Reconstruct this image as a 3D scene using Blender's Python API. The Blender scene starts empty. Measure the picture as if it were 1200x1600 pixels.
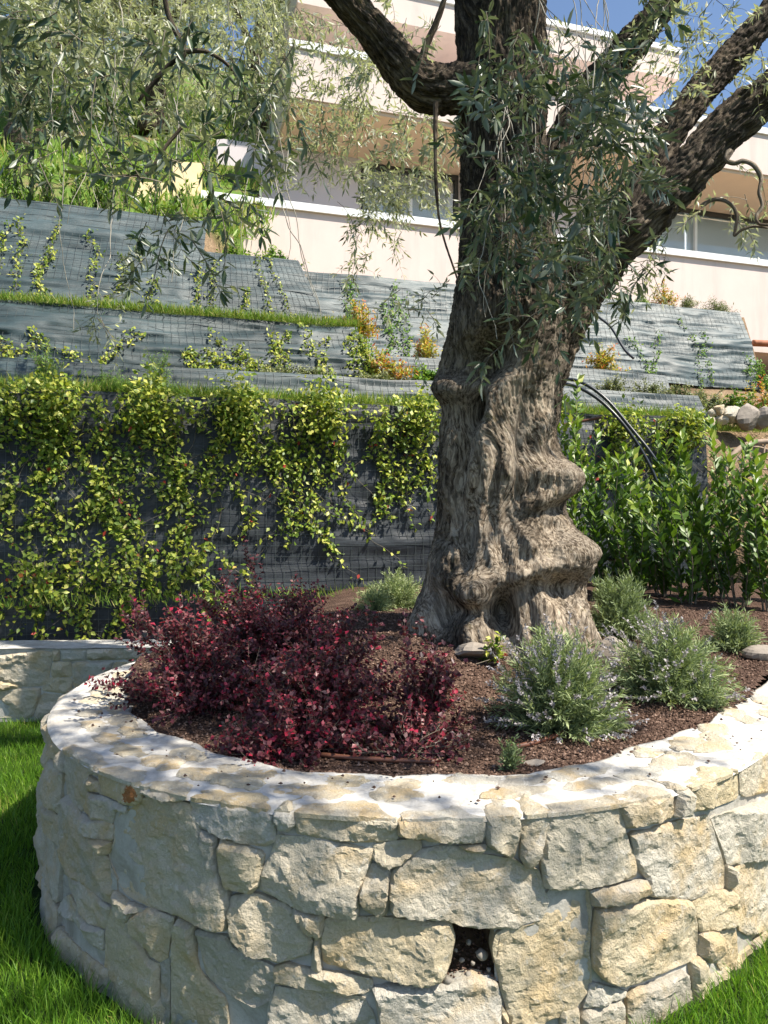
import bpy, math, random
import numpy as np
from mathutils import Vector, Matrix, geometry as mgeo

random.seed(7)
RNG = np.random.default_rng(11)
scene = bpy.context.scene
COL = scene.collection

# ------------------------------------------------------------------ camera, sky, sun, exposure
CAMZ, FPX = 1.6, 1155.0
cam_d = bpy.data.cameras.new('camera')
cam_d.sensor_fit = 'VERTICAL'
cam_d.sensor_height = 36.0
cam_d.lens = FPX / 1600.0 * 36.0
cam_d.clip_start = 0.05
cam_d.clip_end = 1000.0
cam = bpy.data.objects.new('camera', cam_d)
COL.objects.link(cam)
cam.location = (0, 0, CAMZ)
cam.rotation_euler = (math.radians(90), 0, 0)
scene.camera = cam

SUN_EL = math.radians(55)
SUN_H = Vector((0.90, -0.435)).normalized()
SUN_DIR = Vector((SUN_H.x * math.cos(SUN_EL), SUN_H.y * math.cos(SUN_EL), math.sin(SUN_EL)))
world = bpy.data.worlds.new('World')
scene.world = world
world.use_nodes = True
wn = world.node_tree.nodes
sky = wn.new('ShaderNodeTexSky')
sky.sky_type = 'NISHITA'
sky.sun_disc = False
sky.sun_elevation = SUN_EL
sky.sun_rotation = math.atan2(SUN_DIR.x, SUN_DIR.y)
sky.air_density = 1.0
sky.dust_density = 0.8
sky.ozone_density = 2.5
wn['Background'].inputs['Strength'].default_value = 0.10
world.node_tree.links.new(sky.outputs[0], wn['Background'].inputs['Color'])

sun_d = bpy.data.lights.new('sun', 'SUN')
sun_d.energy = 5.0
sun_d.angle = math.radians(0.55)
sun_d.color = (1.0, 0.93, 0.81)
sun = bpy.data.objects.new('sun', sun_d)
COL.objects.link(sun)
sun.rotation_euler = SUN_DIR.to_track_quat('Z', 'Y').to_euler()
sun.location = (8, -4, 12)

scene.view_settings.view_transform = 'Standard'
scene.view_settings.look = 'None'
scene.view_settings.exposure = 0.92
scene.view_settings.gamma = 1.0

# ------------------------------------------------------------------ numeric helpers
def A(x):
    return np.asarray(x, dtype=np.float64)

def px(x, y, d):
    """point at image position x, y (1200 x 1600) and depth d"""
    return A([(x - 600.0) / FPX * d, d, CAMZ - (y - 800.0) / FPX * d])

def ihash(ix, iy, iz, seed):
    with np.errstate(over='ignore'):
        h = (ix.astype(np.int64) * 374761393 + iy.astype(np.int64) * 668265263
             + iz.astype(np.int64) * 2147483647 + np.int64(seed) * 974634777)
        h = (h ^ (h >> 13)) * 1274126177
        h = h ^ (h >> 16)
    return (h & 0xFFFFFF).astype(np.float64) / float(0xFFFFFF)

def vnoise(p, seed=0):
    """value noise in [-1, 1], p (N, 3)"""
    p = A(p)
    i = np.floor(p).astype(np.int64)
    f = p - i
    w = f * f * f * (f * (f * 6 - 15) + 10)
    r = 0
    for dx in (0, 1):
        for dy in (0, 1):
            for dz in (0, 1):
                c = ihash(i[:, 0] + dx, i[:, 1] + dy, i[:, 2] + dz, seed)
                r = r + c * (w[:, 0] if dx else 1 - w[:, 0]) * (w[:, 1] if dy else 1 - w[:, 1]) * (w[:, 2] if dz else 1 - w[:, 2])
    return r * 2 - 1

def fbm(p, octs=4, seed=0, gain=0.5):
    p = A(p); a = 1.0; s = 0; t = 0
    for o in range(octs):
        s = s + a * vnoise(p * (2.03 ** o) + o * 17.3, seed + o)
        t += a; a *= gain
    return s / t

def worley(p, seed=0):
    """F1, F2, cell random"""
    p = A(p)
    i = np.floor(p).astype(np.int64)
    f1 = np.full(len(p), 9.0); f2 = np.full(len(p), 9.0); cid = np.zeros(len(p))
    for dx in (-1, 0, 1):
        for dy in (-1, 0, 1):
            for dz in (-1, 0, 1):
                c = i + A([dx, dy, dz]).astype(np.int64)
                q = np.stack([ihash(c[:, 0], c[:, 1], c[:, 2], seed + k) for k in (1, 2, 3)], 1) + c
                d = np.sqrt(((q - p) ** 2).sum(1))
                closer = d < f1
                f2 = np.where(closer, f1, np.minimum(f2, d))
                cid = np.where(closer, ihash(c[:, 0], c[:, 1], c[:, 2], seed + 9), cid)
                f1 = np.where(closer, d, f1)
    return f1, f2, cid

def smooth(x, a=0.0, b=1.0):
    t = np.clip((x - a) / (b - a), 0, 1)
    return t * t * (3 - 2 * t)

def unit(v):
    v = A(v)
    return v / np.maximum(np.linalg.norm(v, axis=-1, keepdims=True), 1e-9)

# ------------------------------------------------------------------ object helpers
ORG = {}

def new_mesh(name, V, F, mats, attrs=None, smooth_shade=True):
    """V (N,3); F list of int arrays (M,3) or (M,4)"""
    me = bpy.data.meshes.new(name)
    V = A(V)
    F = [np.asarray(f, dtype=np.int32) for f in (F if isinstance(F, list) else [F]) if len(f)]
    me.vertices.add(len(V))
    me.vertices.foreach_set('co', V.astype(np.float32).ravel())
    loops = np.concatenate([f.ravel() for f in F])
    sizes = np.concatenate([np.full(len(f), f.shape[1], dtype=np.int32) for f in F])
    starts = np.concatenate([[0], np.cumsum(sizes)[:-1]]).astype(np.int32)
    me.loops.add(len(loops)); me.loops.foreach_set('vertex_index', loops)
    me.polygons.add(len(sizes))
    me.polygons.foreach_set('loop_start', starts)
    me.polygons.foreach_set('loop_total', sizes)
    me.polygons.foreach_set('use_smooth', np.full(len(sizes), smooth_shade))
    for k, a in (attrs or {}).items():
        a = A(a)
        if a.ndim == 2:
            at = me.attributes.new(k, 'FLOAT_VECTOR', 'POINT'); at.data.foreach_set('vector', a.astype(np.float32).ravel())
        else:
            at = me.attributes.new(k, 'FLOAT', 'POINT'); at.data.foreach_set('value', a.astype(np.float32))
    for m in (mats if isinstance(mats, (list, tuple)) else [mats]):
        me.materials.append(m)
    me.update(calc_edges=True)
    return me

def tag(o, label=None, cat=None, group=None, kind=None):
    if label: o['label'] = label
    if cat: o['category'] = cat
    if group: o['group'] = group
    if kind: o['kind'] = kind
    return o

def obj(name, V, F, mat, parent=None, attrs=None, smooth_shade=True, org=None, kind=None):
    """one mesh object; V in world coordinates"""
    V = A(V)
    base = A(org) if org is not None else A((0, 0, 0))
    if parent is not None:
        pw = ORG[parent.name]
        me = new_mesh(name, V - base if org is not None else V - pw, F, mat, attrs, smooth_shade)
        o = bpy.data.objects.new(name, me); COL.objects.link(o); o.parent = parent
        o.location = tuple(base - pw) if org is not None else (0, 0, 0)
        ORG[o.name] = base if org is not None else pw
    else:
        me = new_mesh(name, V - base, F, mat, attrs, smooth_shade)
        o = bpy.data.objects.new(name, me); COL.objects.link(o)
        o.location = tuple(base); ORG[o.name] = base
    if kind: o['kind'] = kind
    return o

def thing(name, label, cat, loc, group=None):
    o = bpy.data.objects.new(name, None)
    COL.objects.link(o)
    o.empty_display_size = 0.1
    o.location = tuple(float(c) for c in loc)
    ORG[o.name] = A(loc)
    return tag(o, label, cat, group)

class Geo:
    def __init__(s):
        s.V = []; s.F3 = []; s.F4 = []; s.n = 0; s.at = {}
    def add(s, V, F3=None, F4=None, **at):
        V = A(V).reshape(-1, 3)
        if F3 is not None and len(F3): s.F3.append(np.asarray(F3) + s.n)
        if F4 is not None and len(F4): s.F4.append(np.asarray(F4) + s.n)
        s.V.append(V); s.n += len(V)
        for k, v in at.items():
            s.at.setdefault(k, []).append(np.broadcast_to(A(v), (len(V),)) if np.ndim(v) < 2 else A(v))
    def get(s):
        F = []
        if s.F3: F.append(np.concatenate(s.F3))
        if s.F4: F.append(np.concatenate(s.F4))
        return np.concatenate(s.V), F, {k: np.concatenate(v) for k, v in s.at.items()}
    def build(s, name, mat, parent=None, smooth_shade=True, kind=None, org=None):
        V, F, at = s.get()
        return obj(name, V, F, mat, parent, at, smooth_shade, org, kind)

BOXF = A([[0, 3, 2, 1], [4, 5, 6, 7], [0, 1, 5, 4], [1, 2, 6, 5], [2, 3, 7, 6], [3, 0, 4, 7]]).astype(int)
def hexa(p8):
    return A(p8), BOXF

def tube(P, R, sides=6, cap=True):
    P = A(P); n = len(P); R = np.broadcast_to(A(R), (n,))
    T = unit(np.gradient(P, axis=0))
    ref = A([0, 0, 1]) if abs(T[0, 2]) < 0.85 else A([0, 1, 0])
    S = unit(np.cross(T, ref)); B = np.cross(T, S)
    a = np.arange(sides) * 2 * math.pi / sides
    V = (P[:, None] + R[:, None, None] * (np.cos(a)[None, :, None] * S[:, None] + np.sin(a)[None, :, None] * B[:, None])).reshape(-1, 3)
    i = np.arange(n - 1)[:, None] * sides; j = np.arange(sides)[None, :]; k = (j + 1) % sides
    F4 = np.stack([i + j, i + sides + j, i + sides + k, i + k], -1).reshape(-1, 4)
    F3 = []
    if cap:
        V = np.concatenate([V, P[:1], P[-1:]])
        c0, c1 = n * sides, n * sides + 1
        jj = np.arange(sides); kk = (jj + 1) % sides
        F3 = np.concatenate([np.stack([np.full(sides, c0), jj, kk], 1), np.stack([np.full(sides, c1), (n - 1) * sides + kk, (n - 1) * sides + jj], 1)])
    return V, F3, F4

def spline(P, n):
    """Catmull-Rom through points"""
    P = A(P); m = len(P)
    Q = np.concatenate([[2 * P[0] - P[1]], P, [2 * P[-1] - P[-2]]])
    t = np.linspace(0, m - 1 - 1e-6, n); i = t.astype(int); f = (t - i)[:, None]
    p0, p1, p2, p3 = Q[i], Q[i + 1], Q[i + 2], Q[i + 3]
    return 0.5 * (2 * p1 + (p2 - p0) * f + (2 * p0 - 5 * p1 + 4 * p2 - p3) * f ** 2 + (3 * p1 - p0 - 3 * p2 + p3) * f ** 3)

# ---- leaves
LV = {2: A([[0, 0, 0], [.32, .46, .5], [.68, .40, .45], [1, 0, -.35], [.32, -.46, .5], [.68, -.40, .45], [.32, 0, 0], [.68, 0, -.12]]),
      1: A([[0, 0, 0], [.45, .5, .5], [1, 0, -.3], [.45, -.5, .5], [.45, 0, 0]]),
      0: A([[0, 0, 0], [.5, .5, .4], [1, 0, 0], [.5, -.5, .4]])}
LF = {2: (A([[0, 6, 1], [7, 3, 2], [0, 4, 6], [5, 3, 7]]).astype(int), A([[6, 7, 2, 1], [4, 5, 7, 6]]).astype(int)),
      1: (A([[0, 4, 1], [4, 2, 1], [0, 3, 4], [3, 2, 4]]).astype(int), None),
      0: (A([[0, 2, 1], [0, 3, 2]]).astype(int), None)}

def leaves(g, P, D, N, L, W, level=1, fold=0.25, rnd=None):
    """leaf blades at P along D, facing N; L, W arrays; adds to Geo g with attribute rnd"""
    P = A(P); n = len(P)
    if n == 0: return
    D = unit(D); S = unit(np.cross(N, D)); N = np.cross(D, S)
    L = np.broadcast_to(A(L), (n,)); W = np.broadcast_to(A(W), (n,))
    if rnd is None: rnd = RNG.random(n)
    T = LV[level]; k = len(T)
    V = (P[:, None] + T[None, :, 0, None] * (L[:, None] [:, :, None]) * D[:, None]
         + T[None, :, 1, None] * W[:, None, None] * S[:, None]
         + T[None, :, 2, None] * (W * fold * 2)[:, None, None] * N[:, None]).reshape(-1, 3)
    off = (np.arange(n) * k)[:, None, None]
    F3, F4 = LF[level]
    g.add(V, (F3[None] + off).reshape(-1, 3), None if F4 is None else (F4[None] + off).reshape(-1, 4), rnd=np.repeat(rnd, k))

def rand_unit(n):
    return unit(RNG.normal(size=(n, 3)))

# ------------------------------------------------------------------ materials
def mat(name):
    m = bpy.data.materials.new(name); m.use_nodes = True
    nt = m.node_tree; b = nt.nodes['Principled BSDF']
    return m, nt, b

def nd(nt, t, **kw):
    n = nt.nodes.new(t)
    for k, v in kw.items():
        if k in n.inputs: n.inputs[k].default_value = v
        else: setattr(n, k, v)
    return n

def ramp(nt, stops, src=None, interp='LINEAR'):
    r = nt.nodes.new('ShaderNodeValToRGB'); e = r.color_ramp.elements
    r.color_ramp.interpolation = interp
    while len(e) < len(stops): e.new(0.5)
    for i, (p, c) in enumerate(stops):
        e[i].position = p; e[i].color = (c[0], c[1], c[2], 1) if not np.isscalar(c) else (c, c, c, 1)
    if src is not None: nt.links.new(src, r.inputs['Fac'])
    return r

def mixc(nt, fac, a, b, mode='MIX'):
    m = nt.nodes.new('ShaderNodeMix'); m.data_type = 'RGBA'; m.blend_type = mode
    for sock, v in ((m.inputs[0], fac), (m.inputs[6], a), (m.inputs[7], b)):
        if hasattr(v, 'is_output') or isinstance(v, bpy.types.NodeSocket): nt.links.new(v, sock)
        elif np.isscalar(v): sock.default_value = v
        else: sock.default_value = (v[0], v[1], v[2], 1)
    return m.outputs[2]

def noise_tex(nt, vec, scale, detail=4, rough=0.55, dist=0.0):
    n = nd(nt, 'ShaderNodeTexNoise', Scale=scale, Detail=detail, Roughness=rough, Distortion=dist)
    if vec is not None: nt.links.new(vec, n.inputs['Vector'])
    return n.outputs['Fac']

def mapping(nt, src, scale=(1, 1, 1), rot=(0, 0, 0)):
    m = nd(nt, 'ShaderNodeMapping'); m.inputs['Scale'].default_value = scale; m.inputs['Rotation'].default_value = rot
    nt.links.new(src, m.inputs['Vector']); return m.outputs[0]

def bump(nt, b, h, strength=0.4, dist=0.01, prev=None):
    n = nd(nt, 'ShaderNodeBump'); n.inputs['Strength'].default_value = strength; n.inputs['Distance'].default_value = dist
    nt.links.new(h, n.inputs['Height'])
    if prev is not None: nt.links.new(prev, n.inputs['Normal'])
    if b is not None: nt.links.new(n.outputs[0], b.inputs['Normal'])
    return n.outputs[0]

def geo_pos(nt):
    return nd(nt, 'ShaderNodeNewGeometry').outputs['Position']

def leaf_mat(name, cols, back=None, rough=0.45, trans=0.25, spec=0.4):
    """cols: list of (pos, colour) over the per-leaf attribute rnd"""
    m, nt, b = mat(name)
    at = nd(nt, 'ShaderNodeAttribute', attribute_name='rnd')
    c = ramp(nt, cols, at.outputs['Fac']).outputs[0]
    if back is not None:
        bf = nd(nt, 'ShaderNodeNewGeometry').outputs['Backfacing']
        c = mixc(nt, bf, c, back)
    nt.links.new(c, b.inputs['Base Color'])
    b.inputs['Roughness'].default_value = rough
    b.inputs['Specular IOR Level'].default_value = spec
    if trans > 0:
        tr = nd(nt, 'ShaderNodeBsdfTranslucent'); mx = nd(nt, 'ShaderNodeMixShader'); mx.inputs[0].default_value = trans
        tc = mixc(nt, 1.0, c, (1.5, 1.6, 0.8), 'MULTIPLY')
        nt.links.new(tc, tr.inputs['Color'])
        nt.links.new(b.outputs[0], mx.inputs[1]); nt.links.new(tr.outputs[0], mx.inputs[2])
        nt.links.new(mx.outputs[0], nt.nodes['Material Output'].inputs['Surface'])
    return m

def plain(name, col, rough=0.6, nscale=None, namp=0.15, metallic=0.0, bumpd=0.0):
    m, nt, b = mat(name)
    b.inputs['Roughness'].default_value = rough; b.inputs['Metallic'].default_value = metallic
    if nscale:
        f = noise_tex(nt, geo_pos(nt), nscale, 5, 0.6)
        c = ramp(nt, [(0.25, [x * (1 - namp) for x in col]), (0.75, [min(1, x * (1 + namp)) for x in col])], f).outputs[0]
        nt.links.new(c, b.inputs['Base Color'])
        if bumpd: bump(nt, b, f, 0.5, bumpd)
    else:
        b.inputs['Base Color'].default_value = (*col, 1)
    return m

def stone_mat(name='limestone', lime=(0.57, 0.70, 0.6), grey=0.5, lift=1.0):
    m, nt, b = mat(name)
    p = geo_pos(nt)
    oi = nd(nt, 'ShaderNodeObjectInfo').outputs['Random']
    offs = nd(nt, 'ShaderNodeVectorMath', operation='SCALE'); 
    comb = nd(nt, 'ShaderNodeCombineXYZ'); nt.links.new(oi, comb.inputs[0]); nt.links.new(oi, comb.inputs[2])
    nt.links.new(comb.outputs[0], offs.inputs[0]); offs.inputs['Scale'].default_value = 7.0
    add = nd(nt, 'ShaderNodeVectorMath', operation='ADD'); nt.links.new(p, add.inputs[0]); nt.links.new(offs.outputs[0], add.inputs[1])
    q = add.outputs[0]
    base = ramp(nt, [(0.0, (0.48, 0.44, 0.37)), (0.25, (0.63, 0.55, 0.41)), (0.5, (0.58, 0.55, 0.48)), (0.75, (0.65, 0.54, 0.35)), (1.0, (0.61, 0.56, 0.46))], oi).outputs[0]
    n1 = noise_tex(nt, q, 5.0, 5, 0.6, 0.6)
    f1 = ramp(nt, [(0.47, 0.0), (0.66, 0.85)], n1).outputs[0]
    c = mixc(nt, f1, base, (0.62, 0.46, 0.25))            # iron-yellow patches
    n2 = noise_tex(nt, mapping(nt, q, (1, 1, 1.6)), 9.0, 6, 0.65, 0.9)
    f2 = ramp(nt, [(0.54, 0.0), (0.70, grey)], n2).outputs[0]
    c = mixc(nt, f2, c, (0.44, 0.41, 0.335))               # grey weathered skin
    n3 = noise_tex(nt, q, 22.0, 6, 0.7, 1.5)
    f3 = ramp(nt, [(lime[0], 0.0), (lime[1], lime[2])], n3).outputs[0]
    c = mixc(nt, f3, c, (0.76, 0.74, 0.69))               # lime smears from pointing
    n4 = noise_tex(nt, q, 120.0, 4, 0.7)
    c = mixc(nt, 0.5, c, ramp(nt, [(0.3, 0.62), (0.7, 1.0)], n4).outputs[0], 'MULTIPLY')
    rd = nd(nt, 'ShaderNodeVectorMath', operation='DISTANCE'); nt.links.new(p, rd.inputs[0]); rd.inputs[1].default_value = RUST
    ra = nd(nt, 'ShaderNodeMath', operation='MULTIPLY_ADD'); nt.links.new(noise_tex(nt, p, 38.0, 4, .7), ra.inputs[0]); ra.inputs[1].default_value = -0.062; nt.links.new(rd.outputs['Value'], ra.inputs[2])
    c = mixc(nt, ramp(nt, [(0.0, 0.9), (0.004, 0.0)], ra.outputs[0]).outputs[0], c, (0.36, 0.125, 0.030))   # a rust run on one stone
    nt.links.new(c, b.inputs['Base Color'])
    b.inputs['Roughness'].default_value = 0.85; b.inputs['Specular IOR Level'].default_value = 0.25
    n5 = noise_tex(nt, q, 45.0, 8, 0.7)
    n6 = noise_tex(nt, q, 180.0, 5, 0.7)
    b1 = bump(nt, None, n5, 0.75, 0.014)
    bump(nt, b, n6, 0.6, 0.004, b1)
    return m

def mortar_mat(name, dark, light, ws=6.0):
    m, nt, b = mat(name)
    p = geo_pos(nt)
    n1 = noise_tex(nt, p, ws, 6, 0.65, 0.7)
    c = ramp(nt, [(0.32, dark), (0.62, light)], n1).outputs[0]
    n2 = noise_tex(nt, p, 90, 5, 0.7)
    c = mixc(nt, 0.5, c, ramp(nt, [(0.3, 0.7), (0.7, 1.0)], n2).outputs[0], 'MULTIPLY')
    nt.links.new(c, b.inputs['Base Color'])
    b.inputs['Roughness'].default_value = 0.9; b.inputs['Specular IOR Level'].default_value = 0.2
    b1 = bump(nt, None, n1, 0.5, 0.02); bump(nt, b, n2, 0.6, 0.004, b1)
    return m

def bark_mat():
    m, nt, b = mat('olive_bark')
    at = nd(nt, 'ShaderNodeAttribute', attribute_name='bark').outputs['Vector']
    hi = nd(nt, 'ShaderNodeAttribute', attribute_name='upper').outputs['Fac']
    fine = noise_tex(nt, mapping(nt, at, (1, 1, 0.13)), 60.0, 7, 0.7, 0.5)
    mid = noise_tex(nt, mapping(nt, at, (1, 1, 0.35)), 9.0, 5, 0.65, 0.6)
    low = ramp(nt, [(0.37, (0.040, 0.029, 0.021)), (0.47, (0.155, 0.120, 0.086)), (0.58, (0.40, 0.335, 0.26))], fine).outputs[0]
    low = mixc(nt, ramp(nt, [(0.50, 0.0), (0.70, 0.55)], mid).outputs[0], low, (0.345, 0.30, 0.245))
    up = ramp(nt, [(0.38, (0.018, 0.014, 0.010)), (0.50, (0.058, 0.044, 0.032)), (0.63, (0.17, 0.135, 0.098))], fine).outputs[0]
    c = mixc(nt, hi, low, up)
    pale = noise_tex(nt, mapping(nt, at, (1, 1, 0.5)), 3.2, 5, 0.6, 0.8)
    c = mixc(nt, ramp(nt, [(0.48, 0.0), (0.62, 0.6)], pale).outputs[0], c, mixc(nt, 1.0, c, (1.75, 1.70, 1.62), 'MULTIPLY'))
    lich = noise_tex(nt, at, 16.0, 5, 0.7)
    c = mixc(nt, ramp(nt, [(0.60, 0.0), (0.70, 0.45)], lich).outputs[0], c, (0.20, 0.165, 0.062))
    nt.links.new(c, b.inputs['Base Color'])
    b.inputs['Roughness'].default_value = 0.9; b.inputs['Specular IOR Level'].default_value = 0.2
    b1 = bump(nt, None, mid, 0.5, 0.02); bump(nt, b, fine, 1.0, 0.022, b1)
    return m

def net_mat(name, dark, light, rough=0.42):
    m, nt, b = mat(name)
    tc = geo_pos(nt)
    big = noise_tex(nt, mapping(nt, tc, (0.5, 0.5, 1.6)), 2.2, 5, 0.6, 0.5)
    streak = noise_tex(nt, mapping(nt, tc, (60, 60, 3.0)), 3.0, 3, 0.6)
    weave = noise_tex(nt, mapping(nt, tc, (2.0, 2.0, 160)), 1.6, 3, 0.7)
    c = ramp(nt, [(0.30, dark), (0.72, light)], big).outputs[0]
    c = mixc(nt, 0.8, c, ramp(nt, [(0.30, 0.42), (0.70, 1.35)], weave).outputs[0], 'MULTIPLY')
    c = mixc(nt, 0.5, c, ramp(nt, [(0.30, 0.65), (0.70, 1.25)], streak).outputs[0], 'MULTIPLY')
    nt.links.new(c, b.inputs['Base Color'])
    b.inputs['Roughness'].default_value = rough; b.inputs['Specular IOR Level'].default_value = 0.5
    b1 = bump(nt, None, weave, 0.5, 0.004); bump(nt, b, big, 0.4, 0.03, b1)
    return m

def soil_mat(name, cols, scale=30.0):
    m, nt, b = mat(name)
    p = geo_pos(nt)
    v = nd(nt, 'ShaderNodeTexVoronoi', Scale=scale * 3); nt.links.new(p, v.inputs['Vector'])
    n = noise_tex(nt, p, scale * 0.2, 6, 0.65)
    c = ramp(nt, [(0.25, cols[0]), (0.5, cols[1]), (0.75, cols[2])], n).outputs[0]
    c = mixc(nt, 0.55, c, ramp(nt, [(0.0, 0.45), (1.0, 1.35)], v.outputs['Color']).outputs[0], 'MULTIPLY')
    nt.links.new(c, b.inputs['Base Color']); b.inputs['Roughness'].default_value = 0.95
    b.inputs['Specular IOR Level'].default_value = 0.15
    b1 = bump(nt, None, n, 0.6, 0.02); bump(nt, b, v.outputs['Distance'], 0.9, 0.012, b1)
    return m

RUST = (-0.822, 2.352, 0.695)
M = {}
M['stone'] = stone_mat()
M['capstone'] = stone_mat('bedded_limestone', (0.53, 0.66, 0.6), 0.5)
M['mortar'] = mortar_mat('joint_mortar', (0.30, 0.275, 0.23), (0.50, 0.475, 0.425))
M['cap_mortar'] = mortar_mat('cap_mortar', (0.40, 0.37, 0.32), (0.66, 0.64, 0.60), 9.0)
M['bark'] = bark_mat()
M['twig'] = plain('twig_bark', (0.16, 0.135, 0.10), 0.85, 60, 0.4)
M['net_low'] = net_mat('dark_shade_net', (0.010, 0.014, 0.020), (0.044, 0.053, 0.062), 0.5)
M['net'] = net_mat('green_shade_net', (0.012, 0.026, 0.030), (0.046, 0.078, 0.086), 0.5)
M['net_pale'] = net_mat('pale_shade_net', (0.021, 0.040, 0.045), (0.074, 0.110, 0.118), 0.5)  # paler version of the net, used on the upper slopes
M['wire'] = plain('mesh_wire', (0.055, 0.068, 0.068), 0.5)
M['mulch'] = soil_mat('lava_mulch', ((0.058, 0.036, 0.027), (0.098, 0.060, 0.044), (0.16, 0.105, 0.079)))
M['chip'] = leaf_mat('lava_chip', [(0.0, (0.050, 0.031, 0.024)), (0.6, (0.120, 0.074, 0.054)), (1.0, (0.28, 0.19, 0.145))], None, 0.95, 0.0, 0.1)
M['earth'] = soil_mat('hill_earth', ((0.12, 0.082, 0.048), (0.21, 0.145, 0.088), (0.30, 0.22, 0.14)), 14.0)
_nt = M['earth'].node_tree; _b = _nt.nodes['Principled BSDF']
_src = _b.inputs['Base Color'].links[0].from_socket
_sep = nd(_nt, 'ShaderNodeSeparateXYZ'); _nt.links.new(geo_pos(_nt), _sep.inputs[0])
_f = noise_tex(_nt, geo_pos(_nt), 1.6, 5, .65)
_mu = nd(_nt, 'ShaderNodeMath', operation='MULTIPLY'); _nt.links.new(ramp(_nt, [(.36, 0.), (.5, 1.)], _f).outputs[0], _mu.inputs[0])
_mr = nd(_nt, 'ShaderNodeMapRange'); _mr.inputs['From Min'].default_value = 4.9; _mr.inputs['From Max'].default_value = 5.6; _nt.links.new(_sep.outputs[2], _mr.inputs['Value'])
_nt.links.new(_mr.outputs[0], _mu.inputs[1])
_nt.links.new(mixc(_nt, _mu.outputs[0], _src, (0.10, 0.17, 0.03)), _b.inputs['Base Color'])
M['lawn_soil'] = soil_mat('lawn_soil', ((0.016, 0.035, 0.008), (0.028, 0.055, 0.012), (0.050, 0.070, 0.022)), 16.0)
M['grass'] = leaf_mat('grass_blade', [(0.0, (0.055, 0.145, 0.014)), (0.5, (0.125, 0.260, 0.022)), (0.93, (0.24, 0.37, 0.045)), (1.0, (0.42, 0.36, 0.13))], None, 0.45, 0.3, 0.35)
M['dry_grass'] = leaf_mat('bank_grass', [(0.0, (0.09, 0.18, 0.022)), (0.6, (0.20, 0.31, 0.045)), (1.0, (0.42, 0.37, 0.14))], None, 0.5, 0.3, 0.3)
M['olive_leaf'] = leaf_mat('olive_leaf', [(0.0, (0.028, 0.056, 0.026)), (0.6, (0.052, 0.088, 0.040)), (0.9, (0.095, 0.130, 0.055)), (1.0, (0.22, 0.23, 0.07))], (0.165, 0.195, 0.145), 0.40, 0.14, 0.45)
M['olive_sun_tint'] = leaf_mat('olive_leaf_sunlit', [(0.0, (0.12, 0.145, 0.075)), (0.6, (0.24, 0.265, 0.155)), (1.0, (0.40, 0.39, 0.22))], (0.52, 0.53, 0.41), 0.42, 0.22, 0.45)  # brighter copy of olive_leaf; sunlight on this foliage is put into the colour
M['vine'] = leaf_mat('vine_leaf', [(0.0, (0.045, 0.095, 0.016)), (0.40, (0.150, 0.225, 0.028)), (0.75, (0.40, 0.43, 0.065)), (0.96, (0.52, 0.50, 0.13)), (0.975, (0.42, 0.17, 0.05)), (1.0, (0.38, 0.05, 0.035))], None, 0.45, 0.22, 0.35)
M['laurel'] = leaf_mat('laurel_leaf', [(0.0, (0.045, 0.100, 0.016)), (0.6, (0.110, 0.195, 0.026)), (0.9, (0.25, 0.33, 0.050)), (1.0, (0.40, 0.42, 0.09))], None, 0.42, 0.24, 0.4)
M['loro'] = leaf_mat('purple_leaf', [(0.0, (0.036, 0.012, 0.018)), (0.45, (0.105, 0.026, 0.036)), (0.78, (0.21, 0.045, 0.056)), (0.90, (0.28, 0.14, 0.13)), (0.965, (0.30, 0.035, 0.055)), (1.0, (0.46, 0.03, 0.07))], None, 0.42, 0.2, 0.4)
M['lav'] = leaf_mat('lavender_leaf', [(0.0, (0.13, 0.175, 0.085)), (0.6, (0.24, 0.30, 0.15)), (1.0, (0.38, 0.43, 0.21))], None, 0.6, 0.2, 0.25)
M['lavflower'] = leaf_mat('dried_lavender_spike', [(0.0, (0.23, 0.21, 0.225)), (0.6, (0.38, 0.35, 0.37)), (1.0, (0.52, 0.48, 0.47))], None, 0.8, 0.1, 0.2)
M['nandina'] = leaf_mat('orange_shrub_leaf', [(0.0, (0.16, 0.22, 0.03)), (0.45, (0.40, 0.40, 0.05)), (0.75, (0.58, 0.36, 0.06)), (1.0, (0.55, 0.13, 0.055))], None, 0.45, 0.25, 0.4)
M['fern'] = leaf_mat('feathery_leaf', [(0.0, (0.06, 0.15, 0.022)), (0.6, (0.14, 0.26, 0.040)), (1.0, (0.28, 0.38, 0.07))], None, 0.5, 0.25, 0.3)
M['greybush'] = leaf_mat('grey_green_leaf', [(0.0, (0.09, 0.12, 0.05)), (0.6, (0.20, 0.235, 0.11)), (1.0, (0.34, 0.34, 0.17))], None, 0.5, 0.2, 0.35)
M['pink'], _nt, _b = mat('pink_render')
_b.inputs['Roughness'].default_value = .85
_c = ramp(_nt, [(.3, (0.66, 0.55, 0.50)), (.7, (0.72, 0.605, 0.55))], noise_tex(_nt, geo_pos(_nt), 1.3, 6, .65)).outputs[0]
_s = ramp(_nt, [(.50, 1.0), (.72, .88)], noise_tex(_nt, mapping(_nt, geo_pos(_nt), (1, 1, .12)), 4.0, 5, .6)).outputs[0]   # faint run-off streaks
_nt.links.new(mixc(_nt, 1.0, _c, _s, 'MULTIPLY'), _b.inputs['Base Color'])
bump(_nt, _b, noise_tex(_nt, geo_pos(_nt), 60, 4, .6), .2, .004)
M['lavender_wall'] = plain('grey_render', (0.64, 0.58, 0.60), 0.85, 1.5, 0.05)
M['tan'] = plain('tan_soffit', (0.72, 0.52, 0.34), 0.85, 2.0, 0.05)
M['white'] = plain('white_coping', (0.80, 0.81, 0.80), 0.5, 4, 0.04)
M['frame'] = plain('dark_frame', (0.045, 0.045, 0.045), 0.4)
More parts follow.
